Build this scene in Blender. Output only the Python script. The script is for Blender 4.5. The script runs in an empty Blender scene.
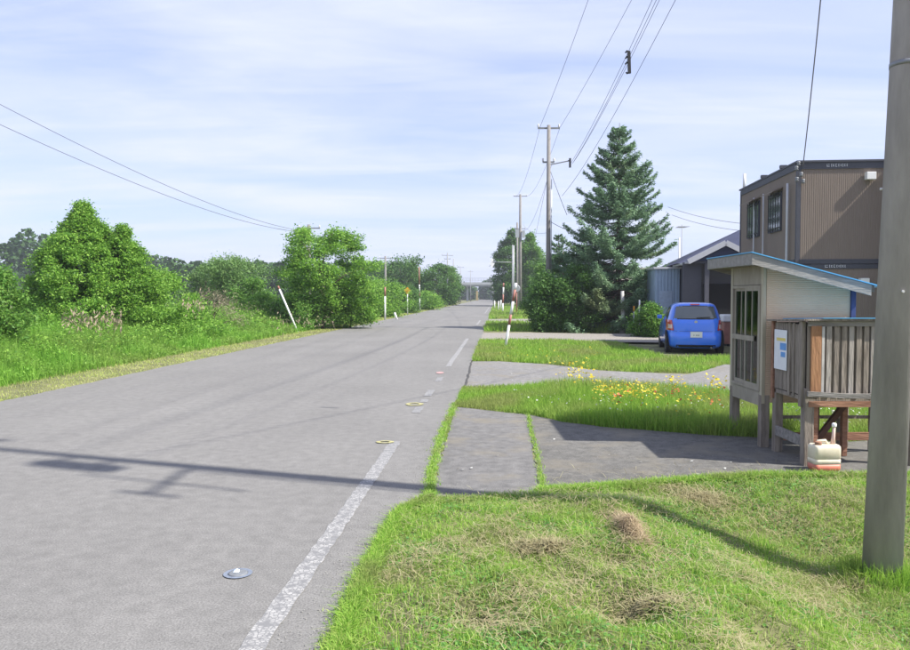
import bpy, bmesh, math, random
import numpy as np
from mathutils import Vector, Matrix
from mathutils.geometry import tessellate_polygon

random.seed(7); rng = np.random.default_rng(11)
SC = bpy.context.scene
COL = SC.collection
R = math.radians

# ------------------------------------------------------------------ camera
EYE = 1.6; F = 760.0; HOR = 296.0
PITCH = math.atan((325-HOR)/F)
cam_d = bpy.data.cameras.new('camera'); cam = bpy.data.objects.new('camera', cam_d); COL.objects.link(cam)
cam.location = (0, 0, EYE); cam.rotation_euler = (R(90)-PITCH, 0, 0)
cam_d.sensor_width = 36; cam_d.lens = F/910*36; cam_d.clip_start = 0.05; cam_d.clip_end = 4000
SC.camera = cam

# ------------------------------------------------------------------ light
SUN_EL = 47.0
sx_, sy_ = 0.945, -0.326                    # horizontal direction towards the sun
w = bpy.data.worlds.new('World'); SC.world = w; w.use_nodes = True
nt = w.node_tree; nt.nodes.clear()
def N(t, typ, **kw):
    n = t.nodes.new(typ)
    for k, v in kw.items(): setattr(n, k, v)
    return n
out = N(nt, 'ShaderNodeOutputWorld'); bg = N(nt, 'ShaderNodeBackground'); bg.inputs[1].default_value = 0.12
sky = N(nt, 'ShaderNodeTexSky', sky_type='NISHITA', sun_disc=False)
sky.sun_elevation = R(SUN_EL); sky.sun_rotation = math.atan2(sx_, sy_)
sky.air_density = 1.0; sky.dust_density = 1.2; sky.ozone_density = 2.0
tc = N(nt, 'ShaderNodeTexCoord'); sep = N(nt, 'ShaderNodeSeparateXYZ'); nt.links.new(tc.outputs['Generated'], sep.inputs[0])
zz = N(nt, 'ShaderNodeMath', operation='MAXIMUM'); zz.inputs[1].default_value = 0.0; nt.links.new(sep.outputs[2], zz.inputs[0])
za = N(nt, 'ShaderNodeMath', operation='ADD'); za.inputs[1].default_value = 0.12; nt.links.new(zz.outputs[0], za.inputs[0])
cx = N(nt, 'ShaderNodeMath', operation='DIVIDE'); cy = N(nt, 'ShaderNodeMath', operation='DIVIDE')
nt.links.new(sep.outputs[0], cx.inputs[0]); nt.links.new(za.outputs[0], cx.inputs[1])
nt.links.new(sep.outputs[1], cy.inputs[0]); nt.links.new(za.outputs[0], cy.inputs[1])
cmb = N(nt, 'ShaderNodeCombineXYZ'); nt.links.new(cx.outputs[0], cmb.inputs[0]); nt.links.new(cy.outputs[0], cmb.inputs[1])
def cloud_noise(scale, sxy, rot, lo, hi, detail=7):
    mp = N(nt, 'ShaderNodeMapping'); mp.inputs['Scale'].default_value = (sxy[0], sxy[1], 1); mp.inputs['Rotation'].default_value = (0, 0, rot)
    nt.links.new(cmb.outputs[0], mp.inputs[0])
    no = N(nt, 'ShaderNodeTexNoise'); no.inputs['Scale'].default_value = scale; no.inputs['Detail'].default_value = detail
    no.inputs['Roughness'].default_value = 0.55; no.inputs['Distortion'].default_value = 0.6
    nt.links.new(mp.outputs[0], no.inputs['Vector'])
    mr = N(nt, 'ShaderNodeMapRange'); mr.inputs[1].default_value = lo; mr.inputs[2].default_value = hi
    nt.links.new(no.outputs[0], mr.inputs[0]); return mr
c1 = cloud_noise(1.0, (0.45, 1.0), 0.12, 0.36, 0.72)
c2 = cloud_noise(2.6, (0.35, 1.3), -0.1, 0.45, 0.72)
ad = N(nt, 'ShaderNodeMath', operation='MULTIPLY_ADD'); ad.inputs[1].default_value = 0.45
nt.links.new(c2.outputs[0], ad.inputs[0]); nt.links.new(c1.outputs[0], ad.inputs[2]); ad.use_clamp = True
ml = N(nt, 'ShaderNodeMapRange'); ml.inputs[3].default_value = 0.0; ml.inputs[4].default_value = 0.95; nt.links.new(ad.outputs[0], ml.inputs[0])
veil = N(nt, 'ShaderNodeMixRGB'); veil.inputs[0].default_value = 0.6; veil.inputs[2].default_value = (2.5, 2.8, 4.6, 1); nt.links.new(sky.outputs[0], veil.inputs[1])
mx = N(nt, 'ShaderNodeMixRGB'); mx.inputs[2].default_value = (3.8, 4.05, 5.1, 1)
nt.links.new(ml.outputs[0], mx.inputs[0]); nt.links.new(veil.outputs[0], mx.inputs[1])
nt.links.new(mx.outputs[0], bg.inputs[0]); nt.links.new(bg.outputs[0], out.inputs[0])

sun_d = bpy.data.lights.new('sun', 'SUN'); sun = bpy.data.objects.new('sun', sun_d); COL.objects.link(sun)
sun_d.energy = 4.6; sun_d.angle = R(0.9); sun_d.color = (1.0, 0.955, 0.88)
c_ = math.cos(R(SUN_EL)); sun.rotation_euler = Vector((sx_*c_, sy_*c_, math.sin(R(SUN_EL)))).to_track_quat('Z', 'Y').to_euler()
SC.view_settings.view_transform = 'Standard'; SC.view_settings.look = 'None'
SC.view_settings.exposure = 0.95; SC.view_settings.gamma = 1.0

# ------------------------------------------------------------------ photo measuring helpers
def ray(u, v):
    return (u-455.0, F*math.cos(PITCH)+(325-v)*math.sin(PITCH), -F*math.sin(PITCH)+(325-v)*math.cos(PITCH))
def W(u, v, d):
    r = ray(u, v); k = d/r[1]; return Vector((r[0]*k, d, EYE+r[2]*k))
def G(u, v, z=0.0):
    r = ray(u, v); k = (z-EYE)/r[2]; return (r[0]*k, r[1]*k)
def X(u, d): return (u-455.0)*d/F*1.0
def Z(v, d): return W(455, v, d).z

# ------------------------------------------------------------------ object helpers
def tag(o, label=None, cat=None, group=None, kind=None):
    if label: o['label'] = label
    if cat: o['category'] = cat
    if group: o['group'] = group
    if kind: o['kind'] = kind
    return o
def empty(name, loc, rz=0, **kw):
    o = bpy.data.objects.new(name, None); COL.objects.link(o); o.location = loc; o.rotation_euler = (0, 0, rz)
    o.empty_display_size = 0.3
    return tag(o, **kw)
def copy_tree(o, parent=None):
    c = o.copy(); COL.objects.link(c)
    if parent: c.parent = parent
    for ch in list(o.children): copy_tree(ch, c)
    return c
def relabel_mat(o, m):
    o.data = o.data.copy(); o.data.materials[0] = m

class MB:
    def __init__(s): s.v = []; s.f = []; s.sm = []
    def add(s, vs, fs, smooth=False):
        b = len(s.v); s.v += [tuple(v) for v in vs]; s.f += [tuple(i+b for i in f) for f in fs]; s.sm += [smooth]*len(fs); return s
    def box(s, x0, x1, y0, y1, z0, z1, M=None):
        vs = [Vector(p) for p in ((x0,y0,z0),(x1,y0,z0),(x1,y1,z0),(x0,y1,z0),(x0,y0,z1),(x1,y0,z1),(x1,y1,z1),(x0,y1,z1))]
        if M: vs = [M@v for v in vs]
        return s.add(vs, [(0,3,2,1),(4,5,6,7),(0,1,5,4),(1,2,6,5),(2,3,7,6),(3,0,4,7)])
    def bar(s, a, b, w, h=None, roll=0):
        """rectangular bar from a to b"""
        h = h or w; a = Vector(a); b = Vector(b); d = (b-a); L = d.length
        q = d.to_track_quat('X', 'Z').to_matrix().to_4x4()
        M = Matrix.Translation(a) @ q @ Matrix.Rotation(roll, 4, 'X')
        return s.box(0, L, -w/2, w/2, -h/2, h/2, M)
    def tube(s, pts, rad, n=8, cap=True):
        pts = [Vector(p) for p in pts]
        if not hasattr(rad, '__len__'): rad = [rad]*len(pts)
        vs = []; fs = []
        ref = None
        for i, p in enumerate(pts):
            d = (pts[min(i+1, len(pts)-1)]-pts[max(i-1, 0)]).normalized()
            if ref is None:
                ref = Vector((1, 0, 0)) if abs(d.x) < 0.8 else Vector((0, 1, 0))
            a = (ref - d*ref.dot(d)).normalized(); b = d.cross(a); ref = a
            for k in range(n):
                t = 2*math.pi*k/n; vs.append(p + (a*math.cos(t)+b*math.sin(t))*rad[i])
        for i in range(len(pts)-1):
            for k in range(n):
                k2 = (k+1) % n; fs.append((i*n+k, i*n+k2, (i+1)*n+k2, (i+1)*n+k))
        s.add(vs, fs, True)
        if cap:
            m = (len(pts)-1)*n; b = len(s.v)-len(vs)
            s.f.append(tuple(b+k for k in reversed(range(n)))); s.f.append(tuple(b+m+k for k in range(n))); s.sm += [False, False]
        return s
    def lathe(s, prof, n=16, M=None):
        vs = []; fs = []
        for r, z in prof:
            for k in range(n):
                t = 2*math.pi*k/n; v = Vector((r*math.cos(t), r*math.sin(t), z)); vs.append(M@v if M else v)
        for i in range(len(prof)-1):
            for k in range(n):
                k2 = (k+1) % n; fs.append((i*n+k, i*n+k2, (i+1)*n+k2, (i+1)*n+k))
        s.add(vs, fs, True)
        b = len(s.v)-len(vs); m = (len(prof)-1)*n
        s.f.append(tuple(b+k for k in reversed(range(n)))); s.f.append(tuple(b+m+k for k in range(n))); s.sm += [False, False]
        return s
    def build(s, name, mat, parent=None, bevel=0):
        me = bpy.data.meshes.new(name); me.from_pydata([tuple(v) for v in s.v], [], s.f); me.update()
        me.polygons.foreach_set('use_smooth', s.sm)
        me.materials.append(mat)
        o = bpy.data.objects.new(name, me); COL.objects.link(o)
        if parent: o.parent = parent
        if bevel:
            b = o.modifiers.new('bevel', 'BEVEL'); b.width = bevel; b.segments = 2; b.limit_method = 'ANGLE'
        return o

def np_mesh(name, co, faces, mat, parent=None, smooth=False):
    """co (n,3) array; faces = list of (m,k) index arrays"""
    me = bpy.data.meshes.new(name)
    me.vertices.add(len(co)); me.vertices.foreach_set('co', np.ascontiguousarray(co, dtype=np.float32).ravel())
    loops = np.concatenate([f.ravel() for f in faces]).astype(np.int32)
    starts = []; s = 0
    for f in faces:
        m, k = f.shape; starts.append(s+np.arange(m)*k); s += m*k
    starts = np.concatenate(starts).astype(np.int32)
    me.loops.add(len(loops)); me.loops.foreach_set('vertex_index', loops)
    me.polygons.add(len(starts)); me.polygons.foreach_set('loop_start', starts)
    if smooth: me.polygons.foreach_set('use_smooth', np.ones(len(starts), dtype=bool))
    me.update(calc_edges=True); me.validate()
    me.materials.append(mat)
    o = bpy.data.objects.new(name, me); COL.objects.link(o)
    if parent: o.parent = parent
    return o
def unit(a): return a/np.maximum(np.linalg.norm(a, axis=1, keepdims=True), 1e-9)
def leaves(name, C, size, mat, parent=None, up=0.5, aspect=0.5, along=None, jit=0.5):
    """rhombic leaf faces at C"""
    n = len(C); nr = rng.normal(size=(n, 3)); nr[:, 2] += up*np.sign(nr[:, 2]+1e-6)*1.0; nr = unit(nr)
    t = rng.normal(size=(n, 3)) if along is None else along + rng.normal(size=(n, 3))*jit
    t = unit(t - nr*np.sum(t*nr, axis=1, keepdims=True)); b = np.cross(nr, t)
    s = (np.ones(n)*size)[:, None]*0.5*rng.uniform(0.65, 1.3, (n, 1))
    mid = C + nr*s*0.18
    V = np.stack([C-t*s, mid+b*s*aspect, C+t*s, mid-b*s*aspect], axis=1).reshape(-1, 3)
    i = np.arange(n)[:, None]*4
    return np_mesh(name, V, [np.concatenate([i, i+1, i+2, i+3], axis=1)], mat, parent)
def blades(name, P, h, wd, lean, mat, parent=None, bend=0.6):
    n = len(P); h = np.ones(n)*h; wd = np.ones(n)*wd
    a = rng.uniform(0, 2*np.pi, n); la = rng.uniform(0, 2*np.pi, n); lm = np.abs(rng.normal(size=n))*lean
    side = np.stack([np.cos(a), np.sin(a), np.zeros(n)], 1)*wd[:, None]*0.5
    dirv = np.stack([np.cos(la), np.sin(la), np.zeros(n)], 1)
    up = np.array([0, 0, 1.0])
    m1 = P + dirv*(lm*h*0.35)[:, None] + up*(h*0.55)[:, None]
    tip = P + dirv*(lm*h*(0.35+bend))[:, None] + up*(h*(1-0.25*np.minimum(lm, 1.5)))[:, None]
    V = np.stack([P-side, P+side, m1+side*0.75, m1-side*0.75, tip], axis=1).reshape(-1, 3)
    i = np.arange(n)[:, None]*5
    return np_mesh(name, V, [np.concatenate([i, i+1, i+2, i+3], 1), np.concatenate([i+3, i+2, i+4], 1)], mat, parent)
def inpoly(x, y, poly):
    c = np.zeros(len(x), bool); n = len(poly); j = n-1
    for i in range(n):
        xi, yi = poly[i][:2]; xj, yj = poly[j][:2]
        hit = ((yi > y) != (yj > y)) & (x < (xj-xi)*(y-yi)/((yj-yi) if yj != yi else 1e-9)+xi)
        c ^= hit; j = i
    return c

# ------------------------------------------------------------------ materials
def mat(name, col, rough=0.7, var=0.15, scale=8.0, bump=0.0, bscale=40.0, metal=0.0, spec=0.4, col2=None, stretch=None, coords='Object'):
    m = bpy.data.materials.new(name); m.use_nodes = True; t = m.node_tree
    p = t.nodes['Principled BSDF']; p.inputs['Roughness'].default_value = rough; p.inputs['Metallic'].default_value = metal
    p.inputs['Specular IOR Level'].default_value = spec
    tcn = N(t, 'ShaderNodeTexCoord'); mp = N(t, 'ShaderNodeMapping'); t.links.new(tcn.outputs[coords], mp.inputs[0])
    if stretch: mp.inputs['Scale'].default_value = stretch
    no = N(t, 'ShaderNodeTexNoise'); no.inputs['Scale'].default_value = scale; no.inputs['Detail'].default_value = 6; no.inputs['Roughness'].default_value = 0.65
    t.links.new(mp.outputs[0], no.inputs['Vector'])
    mr = N(t, 'ShaderNodeMapRange'); mr.inputs[1].default_value = 0.3; mr.inputs[2].default_value = 0.7
    t.links.new(no.outputs[0], mr.inputs[0])
    mxn = N(t, 'ShaderNodeMixRGB'); t.links.new(mr.outputs[0], mxn.inputs[0])
    lo = tuple(c*(1-var) for c in col); hi = tuple(min(1, c*(1+var)) for c in (col2 or col))
    mxn.inputs[1].default_value = (*lo, 1); mxn.inputs[2].default_value = (*hi, 1)
    t.links.new(mxn.outputs[0], p.inputs['Base Color'])
    if bump:
        bn = N(t, 'ShaderNodeTexNoise'); bn.inputs['Scale'].default_value = bscale; bn.inputs['Detail'].default_value = 4
        t.links.new(mp.outputs[0], bn.inputs['Vector'])
        bu = N(t, 'ShaderNodeBump'); bu.inputs['Strength'].default_value = bump; bu.inputs['Distance'].default_value = 0.02
        t.links.new(bn.outputs[0], bu.inputs['Height']); t.links.new(bu.outputs[0], p.inputs['Normal'])
    return m
def leafmat(name, cols, trans=0.35, rough=0.55, patch=None, pscale=0.6, pr=(0.45, 0.62), spec=0.25, gain=1.85):
    """per-leaf random colour, optional soft patches of a second colour; part of the light passes through"""
    m = bpy.data.materials.new(name); m.use_nodes = True; t = m.node_tree; p = t.nodes['Principled BSDF']
    g = N(t, 'ShaderNodeNewGeometry'); cr = N(t, 'ShaderNodeValToRGB'); cr.color_ramp.interpolation = 'LINEAR'
    els = cr.color_ramp.elements
    while len(els) < len(cols): els.new(0.5)
    for i, c in enumerate([tuple(x*gain for x in c) for c in cols]):
        els[i].position = i/(len(cols)-1); els[i].color = (*c, 1)
    t.links.new(g.outputs['Random Per Island'], cr.inputs[0])
    res = cr.outputs[0]
    if patch:
        tcn = N(t, 'ShaderNodeTexCoord'); no = N(t, 'ShaderNodeTexNoise'); no.inputs['Scale'].default_value = pscale; no.inputs['Detail'].default_value = 4
        t.links.new(tcn.outputs['Object'], no.inputs['Vector'])
        mr = N(t, 'ShaderNodeMapRange'); mr.inputs[1].default_value = pr[0]; mr.inputs[2].default_value = pr[1]; t.links.new(no.outputs[0], mr.inputs[0])
        m2 = N(t, 'ShaderNodeMath', operation='MULTIPLY'); m2.inputs[1].default_value = 0.8; t.links.new(mr.outputs[0], m2.inputs[0])
        mxn = N(t, 'ShaderNodeMixRGB'); mxn.inputs[2].default_value = (*patch, 1); t.links.new(m2.outputs[0], mxn.inputs[0]); t.links.new(res, mxn.inputs[1])
        res = mxn.outputs[0]
    t.links.new(res, p.inputs['Base Color']); p.inputs['Roughness'].default_value = rough; p.inputs['Specular IOR Level'].default_value = spec
    tr = N(t, 'ShaderNodeBsdfTranslucent'); t.links.new(res, tr.inputs[0])
    ms = N(t, 'ShaderNodeMixShader'); ms.inputs[0].default_value = trans
    t.links.new(p.outputs[0], ms.inputs[1]); t.links.new(tr.outputs[0], ms.inputs[2])
    t.links.new(ms.outputs[0], t.nodes['Material Output'].inputs[0])
    return m

M = {}
M['bark'] = mat('bark', (0.13, 0.10, 0.075), 0.9, 0.3, 14, 0.6, 30)
M['conc'] = mat('concrete', (0.285, 0.268, 0.268), 0.85, 0.2, 3.0, 0.25, 60, col2=(0.34, 0.32, 0.318), stretch=(1.5, 1.5, 0.3))
M['concfar'] = mat('old_concrete', (0.21, 0.20, 0.19), 0.85, 0.15, 2.2)
M['galv'] = mat('galvanised', (0.42, 0.44, 0.45), 0.45, 0.1, 10, metal=0.5)
M['slim'] = mat('weathered_grey_paint', (0.26, 0.27, 0.28), 0.6, 0.1)
M['dgalv'] = mat('dull_steel', (0.22, 0.23, 0.24), 0.5, 0.15, 10, metal=0.4)
M['wire'] = mat('wire', (0.14, 0.14, 0.16), 0.6, 0.1)
M['insul'] = mat('insulator', (0.6, 0.6, 0.58), 0.3, 0.1)
M['wood'] = mat('weathered_wood', (0.165, 0.135, 0.108), 0.85, 0.3, 3, 0.5, 12, col2=(0.26, 0.225, 0.185), stretch=(7, 7, 0.8))
M['woodlight'] = mat('silver_wood', (0.24, 0.21, 0.18), 0.85, 0.25, 3, 0.5, 12, col2=(0.34, 0.31, 0.275), stretch=(7, 7, 0.8))
M['woodx'] = mat('weathered_rail', (0.17, 0.155, 0.14), 0.85, 0.25, 3, 0.5, 12, col2=(0.26, 0.245, 0.225), stretch=(0.8, 7, 7))
M['orange'] = mat('stained_wood', (0.27, 0.125, 0.055), 0.75, 0.25, 3, 0.4, 12, col2=(0.34, 0.18, 0.09), stretch=(5, 5, 0.8))
M['redwood'] = mat('red_brown_wood', (0.22, 0.10, 0.06), 0.75, 0.25, 3, 0.4, 12, col2=(0.30, 0.16, 0.10), stretch=(0.8, 5, 5))
M['brownwood'] = mat('dark_brown_wood', (0.10, 0.05, 0.035), 0.8, 0.25, 3, 0.4, 12)
M['blueroof'] = mat('blue_roof_sheet', (0.10, 0.36, 0.62), 0.4, 0.15, 5)
M['cream'] = mat('cream_siding', (0.62, 0.48, 0.34), 0.6, 0.07, 2.5)
M['creamtrim'] = mat('cream_trim', (0.42, 0.38, 0.28), 0.6, 0.1, 4)
M['beigewood'] = mat('beige_painted_wood', (0.30, 0.27, 0.215), 0.8, 0.18, 3, 0.3, 12, stretch=(3, 3, 1))
M['white'] = mat('white_paint', (0.78, 0.78, 0.76), 0.45, 0.06, 6)
M['red'] = mat('red_paint', (0.33, 0.14, 0.11), 0.5, 0.15, 6)
M['black'] = mat('black_plastic', (0.02, 0.02, 0.022), 0.5, 0.1)
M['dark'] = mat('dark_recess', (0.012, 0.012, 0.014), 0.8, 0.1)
M['brown'] = mat('brown_cladding', (0.205, 0.165, 0.135), 0.6, 0.06, 1.2, spec=0.3)
M['frame'] = mat('dark_frame', (0.055, 0.058, 0.075), 0.55, 0.1)
M['greyhouse'] = mat('grey_house_cladding', (0.075, 0.078, 0.095), 0.7, 0.1, 1.5)
M['bluroof'] = mat('slate_blue_roof', (0.045, 0.052, 0.09), 0.8, 0.12, 3, spec=0.15)
M['greywhite'] = mat('grey_white_fascia', (0.52, 0.53, 0.56), 0.5, 0.05)
M['ltblue'] = mat('light_blue_cladding', (0.30, 0.40, 0.52), 0.6, 0.08, 3)
M['rubber'] = mat('tyre_rubber', (0.02, 0.02, 0.02), 0.85, 0.1)
M['rim'] = mat('wheel_rim', (0.45, 0.46, 0.48), 0.35, 0.05, metal=0.8)
M['plate'] = mat('number_plate', (0.72, 0.73, 0.70), 0.5, 0.03)
M['ink'] = mat('plate_ink', (0.03, 0.08, 0.05), 0.6, 0.05)
M['yellow'] = mat('yellow_sign', (0.72, 0.33, 0.02), 0.45, 0.08)
M['yelpaint'] = mat('yellow_marking', (0.34, 0.32, 0.15), 0.7, 0.3, 30)
M['redpaint'] = mat('pink_marking', (0.36, 0.23, 0.22), 0.8, 0.3, 30)
M['bluepaint'] = mat('blue_ring_marking', (0.16, 0.185, 0.23), 0.7, 0.25, 30)
M['iron'] = mat('cast_iron', (0.16, 0.17, 0.18), 0.6, 0.2, 40)
M['bridge'] = mat('bridge_concrete', (0.34, 0.36, 0.37), 0.8, 0.1, 0.3)
M['poster'] = mat('poster_sheet', (0.72, 0.74, 0.76), 0.6, 0.05)
M['postblue'] = mat('poster_blue', (0.12, 0.30, 0.62), 0.6, 0.1)
M['postyel'] = mat('poster_yellow', (0.70, 0.58, 0.16), 0.6, 0.1)

# car paint
def glossy(name, col, rough=0.25, coat=0.6, metal=0.0):
    m = mat(name, col, rough, 0.03, 2.0, metal=metal); p = m.node_tree.nodes['Principled BSDF']
    p.inputs['Coat Weight'].default_value = coat; p.inputs['Coat Roughness'].default_value = 0.06; return m
M['bluecar'] = glossy('blue_car_paint', (0.035, 0.19, 0.85), 0.3, 1.0, 0.0)
M['lamp'] = glossy('red_lamp', (0.50, 0.03, 0.03), 0.15, 0.6)
M['lampclear'] = glossy('clear_lamp', (0.66, 0.50, 0.48), 0.15, 0.6)
M['carglass'] = glossy('tinted_glass', (0.085, 0.10, 0.105), 0.08, 1.0)
def glass(name, tint, rough=0.03, mixf=0.75):
    m = bpy.data.materials.new(name); m.use_nodes = True; t = m.node_tree; t.nodes.clear()
    o_ = N(t, 'ShaderNodeOutputMaterial'); tr = N(t, 'ShaderNodeBsdfTransparent'); tr.inputs[0].default_value = (*tint, 1)
    gl = N(t, 'ShaderNodeBsdfGlossy'); gl.inputs['Roughness'].default_value = rough
    fr = N(t, 'ShaderNodeFresnel'); fr.inputs[0].default_value = 1.33
    a = N(t, 'ShaderNodeMath', operation='ADD'); a.inputs[1].default_value = 1-mixf; a.use_clamp = True; t.links.new(fr.outputs[0], a.inputs[0])
    ms = N(t, 'ShaderNodeMixShader'); t.links.new(a.outputs[0], ms.inputs[0]); t.links.new(tr.outputs[0], ms.inputs[1]); t.links.new(gl.outputs[0], ms.inputs[2])
    t.links.new(ms.outputs[0], o_.inputs[0]); return m
M['glass'] = glass('window_glass', (0.55, 0.72, 0.66), 0.04, 1.0)

def asphalt(name, base, dark, light, tracks=True, dirt=0.0):
    m = bpy.data.materials.new(name); m.use_nodes = True; t = m.node_tree; p = t.nodes['Principled BSDF']
    p.inputs['Roughness'].default_value = 0.88; p.inputs['Specular IOR Level'].default_value = 0.3
    tcn = N(t, 'ShaderNodeTexCoord')
    def noise(sc, stretch=(1, 1, 1), det=6, lo=0.3, hi=0.7):
        mp = N(t, 'ShaderNodeMapping'); mp.inputs['Scale'].default_value = stretch; mp.inputs['Rotation'].default_value = (0, 0, R(3.2)); t.links.new(tcn.outputs['Object'], mp.inputs[0])
        no = N(t, 'ShaderNodeTexNoise'); no.inputs['Scale'].default_value = sc; no.inputs['Detail'].default_value = det; no.inputs['Roughness'].default_value = 0.6
        t.links.new(mp.outputs[0], no.inputs['Vector'])
        mr = N(t, 'ShaderNodeMapRange'); mr.inputs[1].default_value = lo; mr.inputs[2].default_value = hi; t.links.new(no.outputs[0], mr.inputs[0]); return mr.outputs[0]
    def mix(f, a, b, mode='MIX', fac=None):
        n = N(t, 'ShaderNodeMixRGB', blend_type=mode)
        if isinstance(f, float): n.inputs[0].default_value = f
        else: t.links.new(f, n.inputs[0])
        for i, c in ((1, a), (2, b)):
            if isinstance(c, tuple): n.inputs[i].default_value = (*c, 1)
            else: t.links.new(c, n.inputs[i])
        return n.outputs[0]
    c = mix(noise(0.35), dark, light)
    c = mix(0.35, c, mix(noise(1.1, (1.4, 0.07, 1), 3), dark, light))             # wheel tracks along the road
    grain = mix(noise(95, det=3, lo=0.25, hi=0.75), (0.55, 0.55, 0.55), (1.38, 1.38, 1.38))
    c = mix(1.0, c, grain, 'MULTIPLY')
    c = mix(noise(7, det=8, lo=0.60, hi=0.78), c, tuple(x*0.82 for x in base))
    c = mix(1.0, c, mix(noise(9, det=6, lo=0.3, hi=0.7), (0.86-dirt*0.12,)*3, (1.12+dirt*0.12,)*3), 'MULTIPLY')
    # pale chips
    vo = N(t, 'ShaderNodeTexVoronoi'); vo.inputs['Scale'].default_value = 38; t.links.new(tcn.outputs['Object'], vo.inputs['Vector'])
    vr = N(t, 'ShaderNodeMapRange'); vr.inputs[1].default_value = 0.10; vr.inputs[2].default_value = 0.06; vr.inputs[3].default_value = 0; vr.inputs[4].default_value = 0.5
    t.links.new(vo.outputs['Distance'], vr.inputs[0])
    c = mix(vr.outputs[0], c, (0.30, 0.30, 0.29))
    if dirt: c = mix(noise(1.6, det=8, lo=0.50, hi=0.75), c, (0.19, 0.17, 0.13))
    t.links.new(c, p.inputs['Base Color'])
    bu = N(t, 'ShaderNodeBump'); bu.inputs['Strength'].default_value = 0.35; bu.inputs['Distance'].default_value = 0.006
    bn = N(t, 'ShaderNodeTexNoise'); bn.inputs['Scale'].default_value = 110; t.links.new(tcn.outputs['Object'], bn.inputs['Vector'])
    t.links.new(bn.outputs[0], bu.inputs['Height']); t.links.new(bu.outputs[0], p.inputs['Normal'])
    return m
M['road'] = asphalt('road_asphalt', (0.177, 0.173, 0.163), (0.157, 0.153, 0.145), (0.204, 0.199, 0.188))
M['apron'] = asphalt('apron_asphalt', (0.118, 0.114, 0.104), (0.10, 0.097, 0.089), (0.15, 0.145, 0.132), dirt=1)
M['apronleft'] = asphalt('worn_apron_asphalt', (0.145, 0.141, 0.135), (0.125, 0.122, 0.117), (0.175, 0.17, 0.162), dirt=1)
M['drive'] = asphalt('drive_asphalt', (0.19, 0.185, 0.175), (0.17, 0.165, 0.16), (0.22, 0.215, 0.205), dirt=1)
M['gravel'] = mat('gravel', (0.20, 0.185, 0.16), 0.95, 0.3, 12, 0.6, 70, col2=(0.27, 0.25, 0.22))
M['ground'] = mat('soil_and_turf', (0.085, 0.10, 0.035), 0.95, 0.35, 1.5, 0.5, 30, col2=(0.17, 0.165, 0.075))

def worn_line():
    m = bpy.data.materials.new('worn_white_line'); m.use_nodes = True; t = m.node_tree; p = t.nodes['Principled BSDF']; p.inputs['Roughness'].default_value = 0.8
    tcn = N(t, 'ShaderNodeTexCoord')
    vo = N(t, 'ShaderNodeTexVoronoi', feature='DISTANCE_TO_EDGE'); vo.inputs['Scale'].default_value = 42
    ns = N(t, 'ShaderNodeTexNoise'); ns.inputs['Scale'].default_value = 18; ns.inputs['Detail'].default_value = 6
    t.links.new(tcn.outputs['Object'], vo.inputs['Vector']); t.links.new(tcn.outputs['Object'], ns.inputs['Vector'])
    a = N(t, 'ShaderNodeMapRange'); a.inputs[1].default_value = 0.05; a.inputs[2].default_value = 0.14; t.links.new(vo.outputs['Distance'], a.inputs[0])
    b = N(t, 'ShaderNodeMapRange'); b.inputs[1].default_value = 0.36; b.inputs[2].default_value = 0.60; t.links.new(ns.outputs[0], b.inputs[0])
    mu = N(t, 'ShaderNodeMath', operation='MULTIPLY'); t.links.new(a.outputs[0], mu.inputs[0]); t.links.new(b.outputs[0], mu.inputs[1])
    big = N(t, 'ShaderNodeTexNoise'); big.inputs['Scale'].default_value = 0.55; t.links.new(tcn.outputs['Object'], big.inputs['Vector'])
    sepp = N(t, 'ShaderNodeSeparateXYZ'); t.links.new(tcn.outputs['Object'], sepp.inputs[0])
    # paint almost gone between about 8 and 15 m
    f1 = N(t, 'ShaderNodeMapRange'); f1.inputs[1].default_value = 7.2; f1.inputs[2].default_value = 8.6; f1.inputs[3].default_value = 1; f1.inputs[4].default_value = 0.5; t.links.new(sepp.outputs[1], f1.inputs[0])
    f2 = N(t, 'ShaderNodeMapRange'); f2.inputs[1].default_value = 15.5; f2.inputs[2].default_value = 17.5; t.links.new(sepp.outputs[1], f2.inputs[0])
    f = N(t, 'ShaderNodeMath', operation='MAXIMUM'); t.links.new(f1.outputs[0], f.inputs[0]); t.links.new(f2.outputs[0], f.inputs[1])
    bb = N(t, 'ShaderNodeMapRange'); bb.inputs[1].default_value = 0.48; bb.inputs[2].default_value = 0.6; bb.inputs[3].default_value = 0.1; bb.inputs[4].default_value = 0.75; t.links.new(big.outputs[0], bb.inputs[0])
    f3 = N(t, 'ShaderNodeMath', operation='MAXIMUM'); t.links.new(f.outputs[0], f3.inputs[0]); t.links.new(bb.outputs[0], f3.inputs[1])
    m2 = N(t, 'ShaderNodeMath', operation='MULTIPLY'); t.links.new(mu.outputs[0], m2.inputs[0]); t.links.new(f3.outputs[0], m2.inputs[1])
    mxn = N(t, 'ShaderNodeMixRGB'); mxn.inputs[1].default_value = (0.17, 0.17, 0.17, 1); mxn.inputs[2].default_value = (0.36, 0.355, 0.34, 1)
    t.links.new(m2.outputs[0], mxn.inputs[0]); t.links.new(mxn.outputs[0], p.inputs['Base Color'])
    return m
M['line'] = worn_line()

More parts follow.
